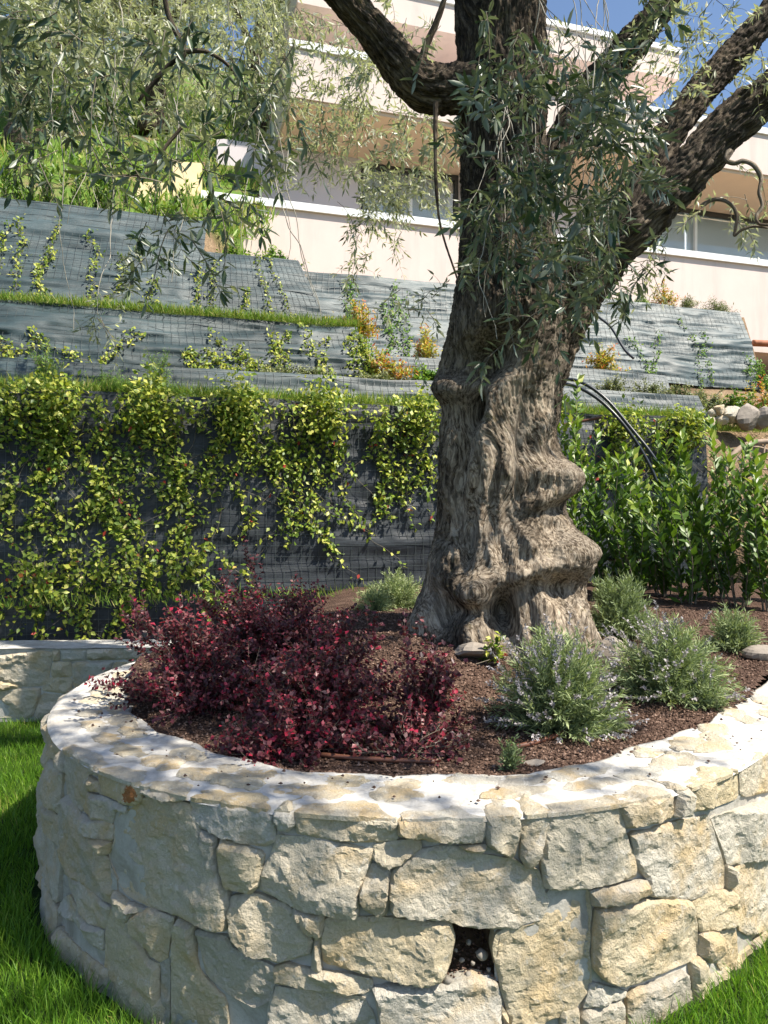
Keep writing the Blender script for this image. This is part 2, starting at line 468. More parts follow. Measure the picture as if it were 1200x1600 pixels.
M['window_sky_tint'] = plain('pale_sky_tint', (0.84, 0.87, 0.90), 0.7, 3, 0.05)  # sky reflected in the windows is put into this pale blue-white
M['hose'] = plain('black_hose', (0.022, 0.026, 0.032), 0.32)
M['drip'] = plain('brown_drip_line', (0.15, 0.062, 0.038), 0.45, 20, 0.2)
M['wood'] = plain('pale_board', (0.62, 0.50, 0.28), 0.7, 8, 0.15)
M['wicker'] = plain('woven_cane', (0.34, 0.25, 0.18), 0.8, 20, 0.25)
M['rust'] = plain('rusty_pipe', (0.30, 0.105, 0.045), 0.7, 10, 0.3)
M['blue'] = plain('blue_sheet', (0.03, 0.05, 0.16), 0.5)
M['glass'], _nt, _b = mat('window_glass')
_b.inputs['Base Color'].default_value = (0.85, 0.93, 0.95, 1); _b.inputs['Roughness'].default_value = 0.03
_b.inputs['Transmission Weight'].default_value = 0.85; _b.inputs['IOR'].default_value = 1.45; _b.inputs['Alpha'].default_value = 1.0

# ================================================================== SETTING
def grid_faces(nu, nv, wrap=False):
    i = np.arange(nu - (0 if wrap else 1))[:, None]; j = np.arange(nv - 1)[None, :]
    i2 = (i + 1) % nu
    return np.stack([i * nv + j, i2 * nv + j, i2 * nv + j + 1, i * nv + j + 1], -1).reshape(-1, 4)

# lawn ground: one sheet reaching the horizon
gx = np.concatenate([[-400, -60], np.linspace(-12, 12, 49), [60, 400]])
gy = np.concatenate([[-400, -60], np.linspace(-6, 12, 37), [60, 400]])
GX, GY = np.meshgrid(gx, gy, indexing='ij')
gp = np.stack([GX.ravel(), GY.ravel(), np.zeros(GX.size)], 1)
def lawn_z(X, Y):
    near = smooth(A(Y), -1.0, 1.0) * (1 - smooth(A(Y), 6.0, 9.0))
    return (0.035 + 0.085 * smooth(A(X), 0.2, 1.3)) * near
gp[:, 2] = -0.012 + 0.01 * fbm(gp * 1.3, 3, 5) + lawn_z(gp[:, 0], gp[:, 1])
tag(obj('lawn_ground', gp, [grid_faces(len(gx), len(gy))], M['lawn_soil']), kind='structure')

# ---- round planter geometry
PC = A([0.1137, 3.741]); R0 = 1.661; ZT = 0.735
TH0, TH1 = math.radians(-222), math.radians(24)
def r_out(th, z):
    th = A(th)
    return R0 + 0.035 * (ZT - z) / ZT + 0.9 * np.clip((th + math.radians(29)) / 0.7, 0, 2) ** 1.2
_rt = np.radians([-222, -205, -193, -170, -150, -120, -90, -60, -48, -38, -27, -15, 0, 12, 24])
_rv = A([1.36, 1.40, 1.42, 1.34, 1.29, 1.30, 1.325, 1.315, 1.32, 1.345, 1.40, 1.53, 1.80, 2.08, 2.35])
def r_in(th):
    return np.interp(th, _rt, _rv) + 0.018 * np.sin(A(th) * 9.0) + 0.012 * np.sin(A(th) * 23 + 1)
def wall_pt(u, v, h):
    """u = angle * R0, v = z, h = out from the face"""
    th = A(u) / R0; r = r_out(th, A(v)) + h
    return np.stack([PC[0] + r * np.cos(th), PC[1] + r * np.sin(th), A(v) + 0 * th], -1)
def pix_to_wall(x, y):
    k = (x - 600.0) / FPX; R = R0 + 0.01
    for _ in range(4):
        a = k * k + 1; b = -2 * (k * PC[0] + PC[1]); c = PC @ PC - R * R
        disc = b * b - 4 * a * c
        d = (-b - math.sqrt(max(disc, 0))) / (2 * a)
        th = math.atan2(d - PC[1], k * d - PC[0]); z = CAMZ - (y - 800) / FPX * d
        if th > math.radians(100): th -= 2 * math.pi
        R = float(r_out(th, z))
    return th * R0, z

CROP = {'A': (40, 1100, 3.2), 'B': (340, 1150, 3.556), 'C': (640, 1150, 3.556), 'D': (880, 1050, 2.909), '7': (0, 1150, 2.0), 'P': (0, 0, 1.0)}
STONES = [
 ('A', [(100,150),(165,192),(175,440),(95,430)], 1), ('A', [(172,196),(338,290),(335,370),(290,360),(285,440),(255,540),(210,500),(182,445)], 1),
 ('A', [(292,375),(335,395),(342,445),(290,435)], 0), ('A', [(345,296),(555,365),(552,490),(520,515),(470,495),(345,455)], 1),
 ('A', [(285,450),(350,470),(480,520),(470,560),(425,540),(405,600),(330,580),(268,540)], 0), ('A', [(262,555),(330,590),(412,610),(405,690),(330,670),(290,650)], 0),
 ('A', [(300,672),(400,700),(385,760),(320,720)], 0), ('A', [(135,500),(190,465),(255,555),(285,655),(375,770),(425,880),(425,940),(398,1005),(350,980),(260,900),(185,850),(142,740)], 0),
 ('A', [(98,440),(165,460),(130,530),(95,510)], 0), ('A', [(92,520),(130,540),(128,660),(85,690),(88,620)], 0), ('A', [(82,700),(125,680),(130,750),(80,740)], 0),
 ('A', [(78,755),(130,770),(178,865),(172,930),(120,955),(72,930),(68,830)], 0), ('A', [(185,872),(260,912),(350,992),(396,1028),(372,1130),(310,1108),(240,1020),(200,940)], 0),
 ('A', [(75,948),(120,972),(190,965),(238,1042),(245,1125),(190,1080),(120,1010)], 0), ('A', [(248,1055),(310,1122),(368,1142),(358,1240),(300,1200),(248,1120)], 0),
 ('A', [(575,482),(800,512),(838,620),(868,700),(938,820),(985,930),(1000,1010),(985,1140),(900,1118),(820,1078),(700,1048),(600,1018),(480,958),(402,850),(392,760),(418,700),(418,620),(452,562),(520,532)], 0),
 ('A', [(565,385),(680,405),(800,438),(795,488),(740,498),(600,473),(568,453)], 1),
 ('P', [(294,1238),(340,1246),(422,1263),(424,1318),(408,1324),(370,1318),(340,1306),(300,1290),(293,1275)], 1),
 ('A', [(425,950),(488,1005),(508,1060),(488,1100),(450,1060),(418,1010)], 0), ('A', [(497,1000),(580,1040),(517,1054)], 0),
 ('A', [(402,1042),(440,1062),(488,1112),(498,1162),(555,1222),(595,1292),(645,1312),(652,1420),(635,1470),(560,1400),(440,1330),(375,1270),(382,1125)], 0),
 ('A', [(517,1072),(600,1038),(722,1082),(712,1140),(690,1200),(688,1278),(650,1298),(592,1228),(512,1150)], 0), ('A', [(657,1322),(703,1292),(703,1475),(667,1440)], 0),
 ('A', [(747,1092),(828,1122),(828,1240),(846,1340),(886,1404),(976,1484),(1016,1544),(1000,1640),(800,1570),(714,1500),(717,1180)], 0),
 ('7', [(602,617),(700,642),(722,682),(848,732),(838,830),(780,858),(700,808),(642,758),(622,690)], 0),
 ('7', [(683,327),(818,372),(798,470),(778,493),(702,478),(681,400)], 0), ('7', [(617,302),(670,327),(668,390),(688,468),(652,420),(632,360)], 0),
 ('7', [(716,512),(790,507),(890,537),(968,645),(958,690),(860,713),(790,688),(722,640),(707,560)], 0),
 ('B', [(322,572),(440,582),(580,602),(720,622),(858,647),(848,700),(780,850),(768,1008),(680,1008),(560,978),(420,958),(300,898),(227,860),(232,780),(292,680)], 0),
 ('B', [(315,398),(408,402),(413,500),(380,528),(330,523)], 1), ('B', [(427,407),(600,402),(800,420),(998,440),(988,588),(900,598),(760,593),(640,588),(540,573),(440,558)], 1),
 ('P', [(625,1274),(660,1274),(700,1275),(756,1276),(763,1290),(760,1310),(750,1320),(700,1317),(660,1314),(626,1311)], 1),
 ('B', [(870,622),(1000,607),(1118,602),(1128,640),(1010,718),(960,738),(900,718),(866,690)], 0), ('B', [(852,732),(900,742),(953,762),(948,880),(938,998),(900,1008),(832,978),(787,920),(802,850)], 0),
 ('B', [(430,972),(560,997),(583,1012),(568,1118),(540,1138),(492,1088),(412,987)], 0), ('B', [(532,1152),(558,1152),(568,1308),(540,1333),(512,1318)], 0),
 ('P', [(507,1441),(554,1439),(600,1441),(660,1447),(702,1445),(709,1468),(703,1505),(690,1534),(660,1539),(620,1535),(580,1527),(506,1509),(501,1470)], 0),
 ('B', [(302,1312),(380,1287),(500,1322),(700,1342),(838,1372),(848,1420),(790,1458),(650,1448),(500,1428),(400,1408),(312,1388)], 0),
 ('B', [(322,1414),(470,1442),(650,1462),(798,1477),(846,1560),(866,1640),(600,1740),(242,1700),(282,1500)], 0),
 ('P', [(584,1548),(640,1547),(700,1545),(738,1537),(776,1542),(782,1570),(782,1640),(604,1640),(592,1580)], 0),
 ('C', [(442,450),(628,450),(613,560),(588,670),(570,683),(452,618),(442,560)], 1), ('C', [(642,440),(760,424),(808,440),(768,560),(738,660),(718,728),(662,743),(632,690)], 1),
 ('C', [(285,622),(420,617),(428,640),(400,658),(340,653)], 0),
 ('P', [(613,1368),(635,1349),(657,1334),(690,1327),(720,1331),(752,1342),(803,1348),(820,1359),(844,1365),(853,1397),(860,1412),(847,1441),(820,1447),(809,1454),(775,1453),(733,1449),(696,1439),(657,1439),(615,1431),(609,1400)], 0),
 ('P', [(868,1283),(884,1270),(920,1266),(968,1256),(974,1275),(984,1310),(1001,1357),(997,1373),(928,1389),(880,1393),(857,1389),(851,1350),(861,1310)], 1),
 ('C', [(782,892),(900,872),(1008,882),(1028,1000),(1008,1200),(1026,1400),(958,1500),(898,1550),(760,1600),(602,1640),(562,1560),(522,1400),(482,1200),(502,1122),(562,1092),(700,1082),(742,1042)], 0),
 ('C', [(517,1522),(556,1592),(556,1660),(512,1660)], 0),
 ('D', [(302,598),(508,560),(516,668),(302,718),(283,640)], 1), ('D', [(540,560),(583,555),(578,648),(519,663)], 1), ('D', [(597,552),(730,518),(813,500),(818,578),(700,618),(592,643)], 1),
 ('D', [(827,498),(931,462),(1040,420),(1040,520),(832,573)], 1),
 ('D', [(322,742),(560,692),(678,662),(718,780),(753,880),(753,988),(700,998),(610,1038),(412,1028),(402,950),(362,900)], 0), ('D', [(767,892),(788,902),(788,983),(767,988)], 0),
 ('D', [(697,667),(931,592),(1040,550),(1040,798),(800,883),(772,878),(742,780)], 0), ('D', [(142,1002),(388,957),(403,1020),(280,1048),(152,1073)], 0),
 ('D', [(172,1092),(400,1052),(593,1052),(628,1150),(633,1290),(598,1328),(440,1388),(300,1438),(202,1408),(152,1350),(157,1200)], 0), ('D', [(612,1062),(700,1012),(783,1002),(818,1130),(778,1168),(650,1188),(637,1130)], 0),
 ('D', [(802,902),(931,832),(1040,780),(1040,1180),(832,1200),(797,1000)], 0), ('D', [(647,1202),(718,1192),(713,1290),(690,1328),(642,1300)], 0), ('D', [(727,1197),(808,1182),(823,1280),(722,1330)], 0),
 ('D', [(152,1432),(298,1467),(288,1498),(112,1548)], 0), ('D', [(312,1472),(588,1372),(598,1420),(480,1520),(312,1560)], 0), ('D', [(102,1562),(288,1512),(298,1640),(92,1690)], 0),
 ('D', [(602,1342),(640,1312),(678,1342),(660,1430),(607,1410)], 0), ('D', [(2,1562),(88,1557),(78,1690),(2,1690)], 0),
]
HOLE = [(704,1442),(735,1449),(776,1453),(782,1470),(778,1500),(781,1540),(738,1537),(693,1541),(700,1510),(708,1478)]

def inside_poly(P, poly):
    x, y = P[:, 0], P[:, 1]; r = np.zeros(len(P), bool); n = len(poly)
    for i in range(n):
        x0, y0 = poly[i]; x1, y1 = poly[(i + 1) % n]
        c = ((y0 > y) != (y1 > y)) & (x < (x1 - x0) * (y - y0) / (y1 - y0 + 1e-12) + x0)
        r ^= c
    return r
def dist_poly(P, poly):
    d = np.full(len(P), 9.0); n = len(poly)
    for i in range(n):
        a = poly[i]; b = poly[(i + 1) % n]; ab = b - a
        t = np.clip(((P - a) @ ab) / (ab @ ab + 1e-12), 0, 1)
        d = np.minimum(d, np.linalg.norm(P - (a + t[:, None] * ab), axis=1))
    return d

def stone_sheet(poly, step, sid, relief=1.0, rag=0.004, grow=0.007):
    """triangulated irregular sheet over polygon: returns uv, height, tris, boundary count"""
    poly = A(poly)
    cpoly = poly.mean(0); poly = poly + unit(poly - cpoly) * grow
    Q = []                                           # one corner-cutting pass
    for i in range(len(poly)):
        a, b = poly[i], poly[(i + 1) % len(poly)]
        Q += [a * 0.91 + b * 0.09, a * 0.09 + b * 0.91]
    Q = A(Q); B = []
    for i in range(len(Q)):
        a, b = Q[i], Q[(i + 1) % len(Q)]
        n = max(1, int(np.linalg.norm(b - a) / (step * 1.2)))
        for k in range(n): B.append(a + (b - a) * k / n)
    B = A(B)
    s3 = np.concatenate([B * 28, np.full((len(B), 1), sid * 3.7)], 1)
    B = B + rag * np.stack([fbm(s3, 3, sid), fbm(s3 + 40, 3, sid)], 1)
    lo, hi = B.min(0), B.max(0)
    gx_ = np.arange(lo[0], hi[0], step); gy_ = np.arange(lo[1], hi[1], step)
    if len(gx_) * len(gy_) == 0: return None
    G = np.stack(np.meshgrid(gx_, gy_, indexing='ij'), -1).reshape(-1, 2)
    G = G + RNG.uniform(-0.35, 0.35, G.shape) * step
    G = G[inside_poly(G, B)]
    if len(G): G = G[dist_poly(G, B) > step * 0.55]
    P = np.concatenate([B, G]) if len(G) else B
    nb = len(B)
    try:
        r = mgeo.delaunay_2d_cdt([Vector(p) for p in P], [], [list(range(nb))], 1, 1e-6)
    except Exception:
        return None
    UV = A([list(v) for v in r[0]]); T = [f for f in r[2] if len(f) == 3]
    if not T: return None
    T = np.asarray(T)
    a, b, c = UV[T[:, 0]], UV[T[:, 1]], UV[T[:, 2]]
    ar = (b[:, 0] - a[:, 0]) * (c[:, 1] - a[:, 1]) - (b[:, 1] - a[:, 1]) * (c[:, 0] - a[:, 0])
    T[ar < 0] = T[ar < 0][:, ::-1]
    # relief
    rs = np.random.default_rng(sid * 13 + 5)
    dist = dist_poly(UV, B)
    size = hi - lo; h = np.full(len(UV), 9.0)
    for k in range(rs.integers(6, 11)):
        c0 = lo + size * rs.uniform(0.1, 0.9, 2); g = rs.normal(0, 0.24, 2)
        h = np.minimum(h, 0.006 + rs.uniform(0, 0.010) + (UV - c0) @ g)
    h = np.clip(h, -0.020, 0.02)
    p3 = np.concatenate([UV, np.full((len(UV), 1), sid * 5.1)], 1)
    w = p3 + 0.02 * np.stack([fbm(p3 * 14, 2, 3), fbm(p3 * 14 + 9, 2, 4), 0 * UV[:, 0]], 1)
    f1, f2, cid = worley(w * A([13, 16, 1]), sid)
    h = h + relief * (0.008 * (cid - 0.5) * smooth(f2 - f1, 0, 0.22))
    n1 = fbm(w * A([20, 28, 1]), 4, sid + 7)
    h = h + relief * 0.003 * n1 + relief * 0.009 * (np.round(n1 * 2.5) / 2.5) * 0.6
    h = h + relief * 0.0018 * fbm(p3 * 80, 2, 8)
    e = smooth(dist, -0.004, 0.010)
    tilt = (UV - (lo + hi) / 2) @ rs.normal(0, 0.05, 2)
    h = (h + tilt + 0.004 + 0.014 * rs.random()) * e - 0.014 * (1 - smooth(dist, 0, 0.008))
    edges = {}
    for t in T:
        for i in range(3):
            a_, b_ = int(t[i]), int(t[(i + 1) % 3])
            edges[(a_, b_)] = 1
    bd = [(a_, b_) for (a_, b_) in edges if (b_, a_) not in edges]
    return UV, h, T, bd

def stone_obj(poly, mapf, parent, sid, step=0.0085, relief=1.0, back=-0.06, extra=None, name='stone', rag=0.004):
    r = stone_sheet(poly, step, sid, relief, rag)
    if r is None: return None
    UV, h, T, bd = r; n = len(UV)
    V = mapf(UV[:, 0], UV[:, 1], h); Vb = mapf(UV[:, 0], UV[:, 1], np.full(n, back))
    use = sorted(set(i for e in bd for i in e)); idx = {v: n + k for k, v in enumerate(use)}
    F4 = A([[b, a, idx[a], idx[b]] for a, b in bd]).astype(int)
    g = Geo(); g.add(np.concatenate([V, Vb[use]]), T, F4)
    mt_ = M['capstone'] if name == 'cap_stone' else M['stone']
    if extra is not None:
        g.add(*extra)
    return g.build(name, mt_, parent, smooth_shade=False)

planter = thing('planter_wall', 'round low planter wall of rough cream limestone around the olive', 'stone wall', (PC[0], PC[1] - R0, 0))
rng2 = np.random.default_rng(3)
def cap_map(u, v, h):
    """u = angle * R0, v = radius - R0"""
    th = A(u) / R0; r = np.minimum(R0 + A(v), r_out(th, ZT) - 0.002)
    return np.stack([PC[0] + r * np.cos(th), PC[1] + r * np.sin(th), ZT + 0.006 + h * 0.35 + 0 * th], -1)
top_spans = []
sid = 1
ULEFT = pix_to_wall(93, 1250)[0]
for key, pts, top in STONES:
    x0, y0, s = CROP[key]
    if max(x0 + p[0] / s for p in pts) < 101: continue
    W = [pix_to_wall(x0 + p[0] / s, y0 + p[1] / s) for p in pts]
    W = A(W)
    if top:
        zmax = W[:, 1].max()
        W[W[:, 1] > zmax - 0.045, 1] = ZT - rng2.uniform(0, 0.012)
        top_spans.append((W[:, 0].min(), W[:, 0].max()))
    W[:, 1] = np.minimum(W[:, 1], ZT - 0.002)
    W[:, 0] = np.maximum(W[:, 0], ULEFT + 0.004)
    W[W[:, 1] < 0.15, 1] = -0.03
    stone_obj(W, wall_pt, planter, sid); sid += 1
def fill_stones(u0, u1, zb, zt, mapf, parent, wmin=0.16, wmax=0.36, hmin=0.10, hmax=0.22, step=0.014):
    global sid
    z = zb
    while z < zt - 0.05:
        hh = min(rng2.uniform(hmin, hmax), zt - z)
        if zt - (z + hh) < 0.07: hh = zt - z
        u = u0
        while u < u1 - 0.04:
            ww = min(rng2.uniform(wmin, wmax), u1 - u)
            j = lambda: rng2.uniform(-0.012, 0.012)
            stone_obj([(u + .008 + j(), z + .008), (u + ww / 2, z + .008 + abs(j())), (u + ww - .008 + j(), z + .008), (u + ww - .006, z + hh / 2), (u + ww - .010 + j(), z + hh - .008), (u + ww * .4, z + hh - .006), (u + .010 + j(), z + hh - .010), (u + .008 + j() * .5, z + hh * .5)], mapf, parent, sid, step)
            sid += 1; u += ww
        z += hh
fill_stones(TH0 * R0, ULEFT - 0.55, 0.0, ZT - 0.01, wall_pt, planter, .16, .34, .13, .24)
fill_stones(ULEFT - 0.55, ULEFT, 0.0, ZT - 0.01, wall_pt, planter, .18, .30, .12, .22)
fill_stones(math.radians(-33.5) * R0, TH1 * R0, 0.0, ZT - 0.01, wall_pt, planter)
fill_stones(ULEFT, math.radians(-118) * R0, -0.04, 0.11, wall_pt, planter, .12, .26, .12, .13)
fill_stones(math.radians(-60) * R0, math.radians(-33.5) * R0, -0.04, 0.125, wall_pt, planter, .14, .30, .17, .17, 0.014)

# joint mortar: recessed skin behind the stones, with the pocket left open
nu, nv = 440, 50
uu = np.linspace(TH0 * R0, TH1 * R0, nu); vv = np.linspace(-0.05, ZT - 0.004, nv)
UU, VV = np.meshgrid(uu, vv, indexing='ij')
q = np.stack([UU.ravel(), VV.ravel(), 0 * UU.ravel()], 1)
hm = -0.027 + 0.014 * fbm(q * 9, 4, 21) + 0.004 * fbm(q * 60, 2, 22)
Vm = wall_pt(q[:, 0], q[:, 1], hm)
Fm = grid_faces(nu, nv)
hole_uv = A([pix_to_wall(*p) for p in HOLE])
cen = q[Fm].mean(1)[:, :2]
Fm = Fm[~inside_poly(cen, hole_uv)]
obj('joint_mortar', Vm, [Fm], M['mortar'], planter)
# pocket where a stone is missing
hc = hole_uv.mean(0); g = Geo()
ring = (hole_uv - hc) * 1.04 + hc
lay = []
for dep, sc in ((-0.015, 1.0), (-0.10, 1.04), (-0.19, 0.95), (-0.23, 0.5)):
    rr = (ring - hc) * sc + hc
    lay.append(wall_pt(rr[:, 0], rr[:, 1], dep))
lay.append(np.repeat(wall_pt(A([hc[0]]), A([hc[1]]), -0.24), len(ring), 0))
n = len(ring)
Vp = np.concatenate(lay); Fp = []
for k in range(len(lay) - 1):
    for i in range(n):
        Fp.append([k * n + i, k * n + (i + 1) % n, (k + 1) * n + (i + 1) % n, (k + 1) * n + i])
obj('open_pocket', Vp, [A(Fp).astype(int)], M['earth'], planter)

def crag(c, r, sidx, sq=(1, .8, .7), res=18):
    """angular broken rock"""
    V, F3, F4 = pebble((0, 0, 0), 1.0, sidx, (1, 1, 1), res)
    rs = np.random.default_rng(sidx); d = unit(V); rad = np.full(len(V), 1.25)
    for k in range(14):
        n_ = unit(rs.normal(size=3)); rad = np.minimum(rad, rs.uniform(.72, 1.0) / np.maximum(d @ n_, .12))
    V = d * rad[:, None] * (1 + .05 * fbm(d * 5, 3, sidx))[:, None] * A(sq) * r
    return V + A(c), F3, F4

def pebble(c, r, sidx, sq=(1, 1, 0.75), res=10):
    a = np.linspace(0, 2 * math.pi, res, endpoint=False); b = np.linspace(-math.pi / 2, math.pi / 2, res // 2 + 2)[1:-1]
    V = [[0, 0, -1]] + [[math.cos(t) * math.cos(p), math.cos(t) * math.sin(p), math.sin(t)] for t in b for p in a] + [[0, 0, 1]]
    V = A(V); V = V * (1 + 0.30 * fbm(V * 1.4 + sidx * 3.3, 3, sidx))[:, None] * A(sq) * r
    nb_ = len(b); F4 = []; F3 = []
    for i in range(nb_ - 1):
        for j in range(res):
            F4.append([1 + i * res + j, 1 + i * res + (j + 1) % res, 1 + (i + 1) * res + (j + 1) % res, 1 + (i + 1) * res + j])
    for j in range(res):
        F3.append([0, 1 + (j + 1) % res, 1 + j]); F3.append([len(V) - 1, 1 + (nb_ - 1) * res + j, 1 + (nb_ - 1) * res + (j + 1) % res])
    return V + A(c), A(F3).astype(int), A(F4).astype(int)

M['pebble'] = plain('pale_pebble', (0.24, 0.215, 0.18), 0.8, 40, 0.25)
peb = [(741, 1496, .011, -.075), (759, 1508, .023, -.055), (700, 1537, .016, -.02), (728, 1520, .011, -.06), (745, 1522, .009, -.05), (718, 1508, .008, -.07), (735, 1535, .012, -.035), (770, 1530, .010, -.045)]
names = ['small round white pebble at the back of the wall pocket', 'largest pale pebble lying in the wall pocket', 'brown pebble at the left lip of the wall pocket', 'grey pebble low in the wall pocket left of the large one', 'tiny pebble directly under the large pocket pebble', 'tiny pebble highest on the left in the wall pocket', 'pebble at the front of the wall pocket floor', 'pebble in the right corner of the wall pocket']
for i, (x, y, r, dep) in enumerate(peb):
    u, v = pix_to_wall(x, y)
    c = wall_pt(A([u]), A([v]), dep)[0]
    V, F3, F4 = crag(c, r * .8, i + 70, (1, .9, .8), 12)
    tag(obj('pebble', V, [F3, F4], M['pebble'], org=c), names[i], 'pebble', 'pebbles in the wall pocket')
# gravelly soil heaped in the pocket
g = Geo()
for i in range(260):
    x = RNG.uniform(700, 780); y = RNG.uniform(1488, 1542); u, v = pix_to_wall(x, y)
    dep = -0.20 + 0.17 * (y - 1488) / 54 + RNG.uniform(-.02, .02)
    V, F3, F4 = pebble(wall_pt(A([u]), A([v]), dep)[0], RNG.uniform(.002, .005), i, res=6); g.add(V, F3, F4, rnd=RNG.random())
tag(g.build('pocket_gravel', M['chip'], planter), kind='stuff')

# white mortar capping on top, and the flat stones bedded in it
nu, nv = 520, 34
tt = np.linspace(TH0, TH1, nu); kk = np.linspace(0, 1, nv)
TT, KK = np.meshgrid(tt, kk, indexing='ij')
ro = r_out(TT, ZT) - 0.006; ri = r_in(TT) - 0.01
RR = ro + (ri - ro) * KK
P = np.stack([PC[0] + RR * np.cos(TT), PC[1] + RR * np.sin(TT), 0 * RR], -1).reshape(-1, 3)
zz = ZT + 0.005 * fbm(P * 9, 4, 31) + 0.002 * fbm(P * 40, 2, 32)
kf = KK.ravel()
zz = zz - 0.05 * smooth(kf, 0.97, 1.0) - 0.012 * (1 - smooth(kf, 0.0, 0.06))
P[:, 2] = zz
F = grid_faces(nu, nv)
obj('cap_mortar', P, [F], M['cap_mortar'], planter)
# inner face of the ring
Pi = []
for z in (ZT - 0.02, 0.2):
    Pi.append(np.stack([PC[0] + (r_in(tt) - 0.012) * np.cos(tt), PC[1] + (r_in(tt) - 0.012) * np.sin(tt), np.full(nu, z)], -1))
Pi = np.stack(Pi, 1).reshape(-1, 3)
obj('inner_face', Pi, [grid_faces(nu, 2)], M['mortar'], planter)
def cap_stone(u, w, r0, r1, hgt=0.55):
    global sid
    n = rng2.integers(7, 10); a = np.arange(n) * 2 * math.pi / n + rng2.uniform(0, .5)
    rad = rng2.uniform(0.72, 1.1, n)
    pts = np.stack([u + 0.5 * w * rad * np.cos(a), (r0 + r1) / 2 + (r0 - r1) / 2 * rad * np.sin(a)], 1)
    pts[:, 1] = np.minimum(pts[:, 1], r_out(u / R0, ZT) - R0 - 0.004)
    stone_obj(pts, cap_map, planter, sid, 0.013, 0.45, -0.05, name='cap_stone', rag=0.030); sid += 1
for (ua, ub) in top_spans:                      # tops of the uppermost wall stones
    if ub < math.radians(-30) * R0:
        dd = rng2.uniform(0.08, 0.17); w = ub - ua
        pts = [(ua + .012, -.003), ((ua + ub) / 2, -.002), (ub - .012, -.003), (ub - .02 - .15 * w, -dd * .75), (ua + w * .62, -dd), (ua + w * .35, -dd * .7), (ua + .02, -dd * rng2.uniform(.5, .9))]
        stone_obj(pts, cap_map, planter, sid, 0.013, 0.45, -0.05, name='cap_stone', rag=0.024); sid += 1
u = TH0 * R0 + 0.1
while u < TH1 * R0 - 0.1:
    th = u / R0; wid = float(r_in(th)) - R0
    off = float(r_out(th, ZT)) - R0
    w = rng2.uniform(0.16, 0.30)
    m1 = -0.16 + off
    if rng2.random() < 0.95: cap_stone(u, w * 1.1, m1 + 0.04, m1 - rng2.uniform(0.04, 0.085))
    if rng2.random() < 0.9: cap_stone(u + rng2.uniform(-.08, .12), w * 1.1, wid + 0.13, wid + rng2.uniform(0.01, 0.03))
    u += w * 0.92 + 0.02

# ---- low stone wall at the left behind the planter
def lw_pt(u, v, h):
    """u = x along, v = z, h = out (towards the camera)"""
    u = A(u)
    return np.stack([u, 5.50 + 0.04 * (u + 2.2) - h + 0.10 * (0.6 - A(v)), A(v) + 0 * u], -1)
def pix_to_lw(x, y):
    d = 5.5
    for _ in range(4):
        X = (x - 600) / FPX * d; d = 5.50 + 0.04 * (X + 2.2)
    return (x - 600) / FPX * d, CAMZ - (y - 800) / FPX * d
LWT = 0.585
lw = thing('low_stone_wall', 'straight low limestone wall beyond the lawn on the left', 'stone wall', (-2.6, 5.5, 0))
LW = [[(-80,190),(240,150),(320,160),(300,240),(280,370),(130,375),(0,335),(-80,330)], [(325,155),(365,150),(362,208),(322,212)], [(375,145),(530,142),(528,212),(378,212)], [(542,140),(760,135),(760,205),(542,210)],
      [(318,225),(430,222),(432,318),(308,316)], [(442,225),(700,218),(660,300),(560,380),(442,380)], [(296,326),(430,326),(428,430),(250,405),(250,380),(290,360)], [(-80,340),(0,345),(120,382),(0,400),(-80,410)],
      [(10,400),(230,388),(230,430),(170,580),(-80,580),(-80,430)], [(240,425),(420,440),(430,470),(300,600),(180,608)], [(440,392),(540,388),(480,455),(435,455)], [(710,225),(900,215),(900,300),(690,300)], [(570,390),(900,310),(900,420),(500,460)],
      [(440,470),(900,430),(900,600),(320,605)], [(770,135),(950,130),(950,205),(770,205)]]
for pts in LW:
    W = A([pix_to_lw(p[0] / 4.0, 980 + p[1] / 4.0) for p in pts]); W[:, 1] = np.minimum(W[:, 1], LWT - .003)
    stone_obj(W, lw_pt, lw, sid, 0.02, 0.9); sid += 1
fill_stones(-4.6, pix_to_lw(-22, 1000)[0], 0.0, LWT - .01, lw_pt, lw, step=0.03)
fill_stones(-2.75, pix_to_lw(-8, 1000)[0] + 1.4, 0.0, 0.035, lw_pt, lw, step=0.04) if False else None
uu = np.linspace(-4.6, -0.85, 120); vv = np.linspace(-.05, LWT - .004, 14)
UU, VV = np.meshgrid(uu, vv, indexing='ij')
obj('joint_mortar', lw_pt(UU.ravel(), VV.ravel(), -0.022), [grid_faces(120, 14)], M['cap_mortar'], lw)
kk = np.linspace(0.0, 0.36, 10); UU, KK = np.meshgrid(uu, kk, indexing='ij')
P = lw_pt(UU.ravel(), np.full(UU.size, LWT), 0.0); P[:, 1] += KK.ravel() - 0.0
P[:, 2] += 0.004 * fbm(P * 8, 3, 3) + 0.002
obj('cap_mortar', P, [grid_faces(120, 10)], M['cap_mortar'], lw)

# ---- planting bed (mulch) inside the ring and behind it
def bed_z(X, Y):
    X = A(X); Y = A(Y)
    z = 0.705 + 0.20 * smooth(Y, 2.7, 5.2)
    z = z + 0.17 * np.exp(-(((X - 0.55) / 0.62) ** 2 + ((Y - 4.15) / 0.55) ** 2)) + 0.10 * np.exp(-(((X - 0.15) / 0.5) ** 2 + ((Y - 3.6) / 0.6) ** 2))
    z = z + 0.05 * np.exp(-(((X + 0.25) / 0.4) ** 2 + ((Y - 4.6) / 0.5) ** 2))
    z = z - 0.50 * (1 - smooth(X, -1.7, -0.2)) * smooth(Y, 4.3, 5.6)
    return z
bx_ = np.linspace(-4.6, 5.2, 300); by_ = np.linspace(2.25, 7.25, 190)
BX, BY = np.meshgrid(bx_, by_, indexing='ij')
P = np.stack([BX.ravel(), BY.ravel(), 0 * BX.ravel()], 1)
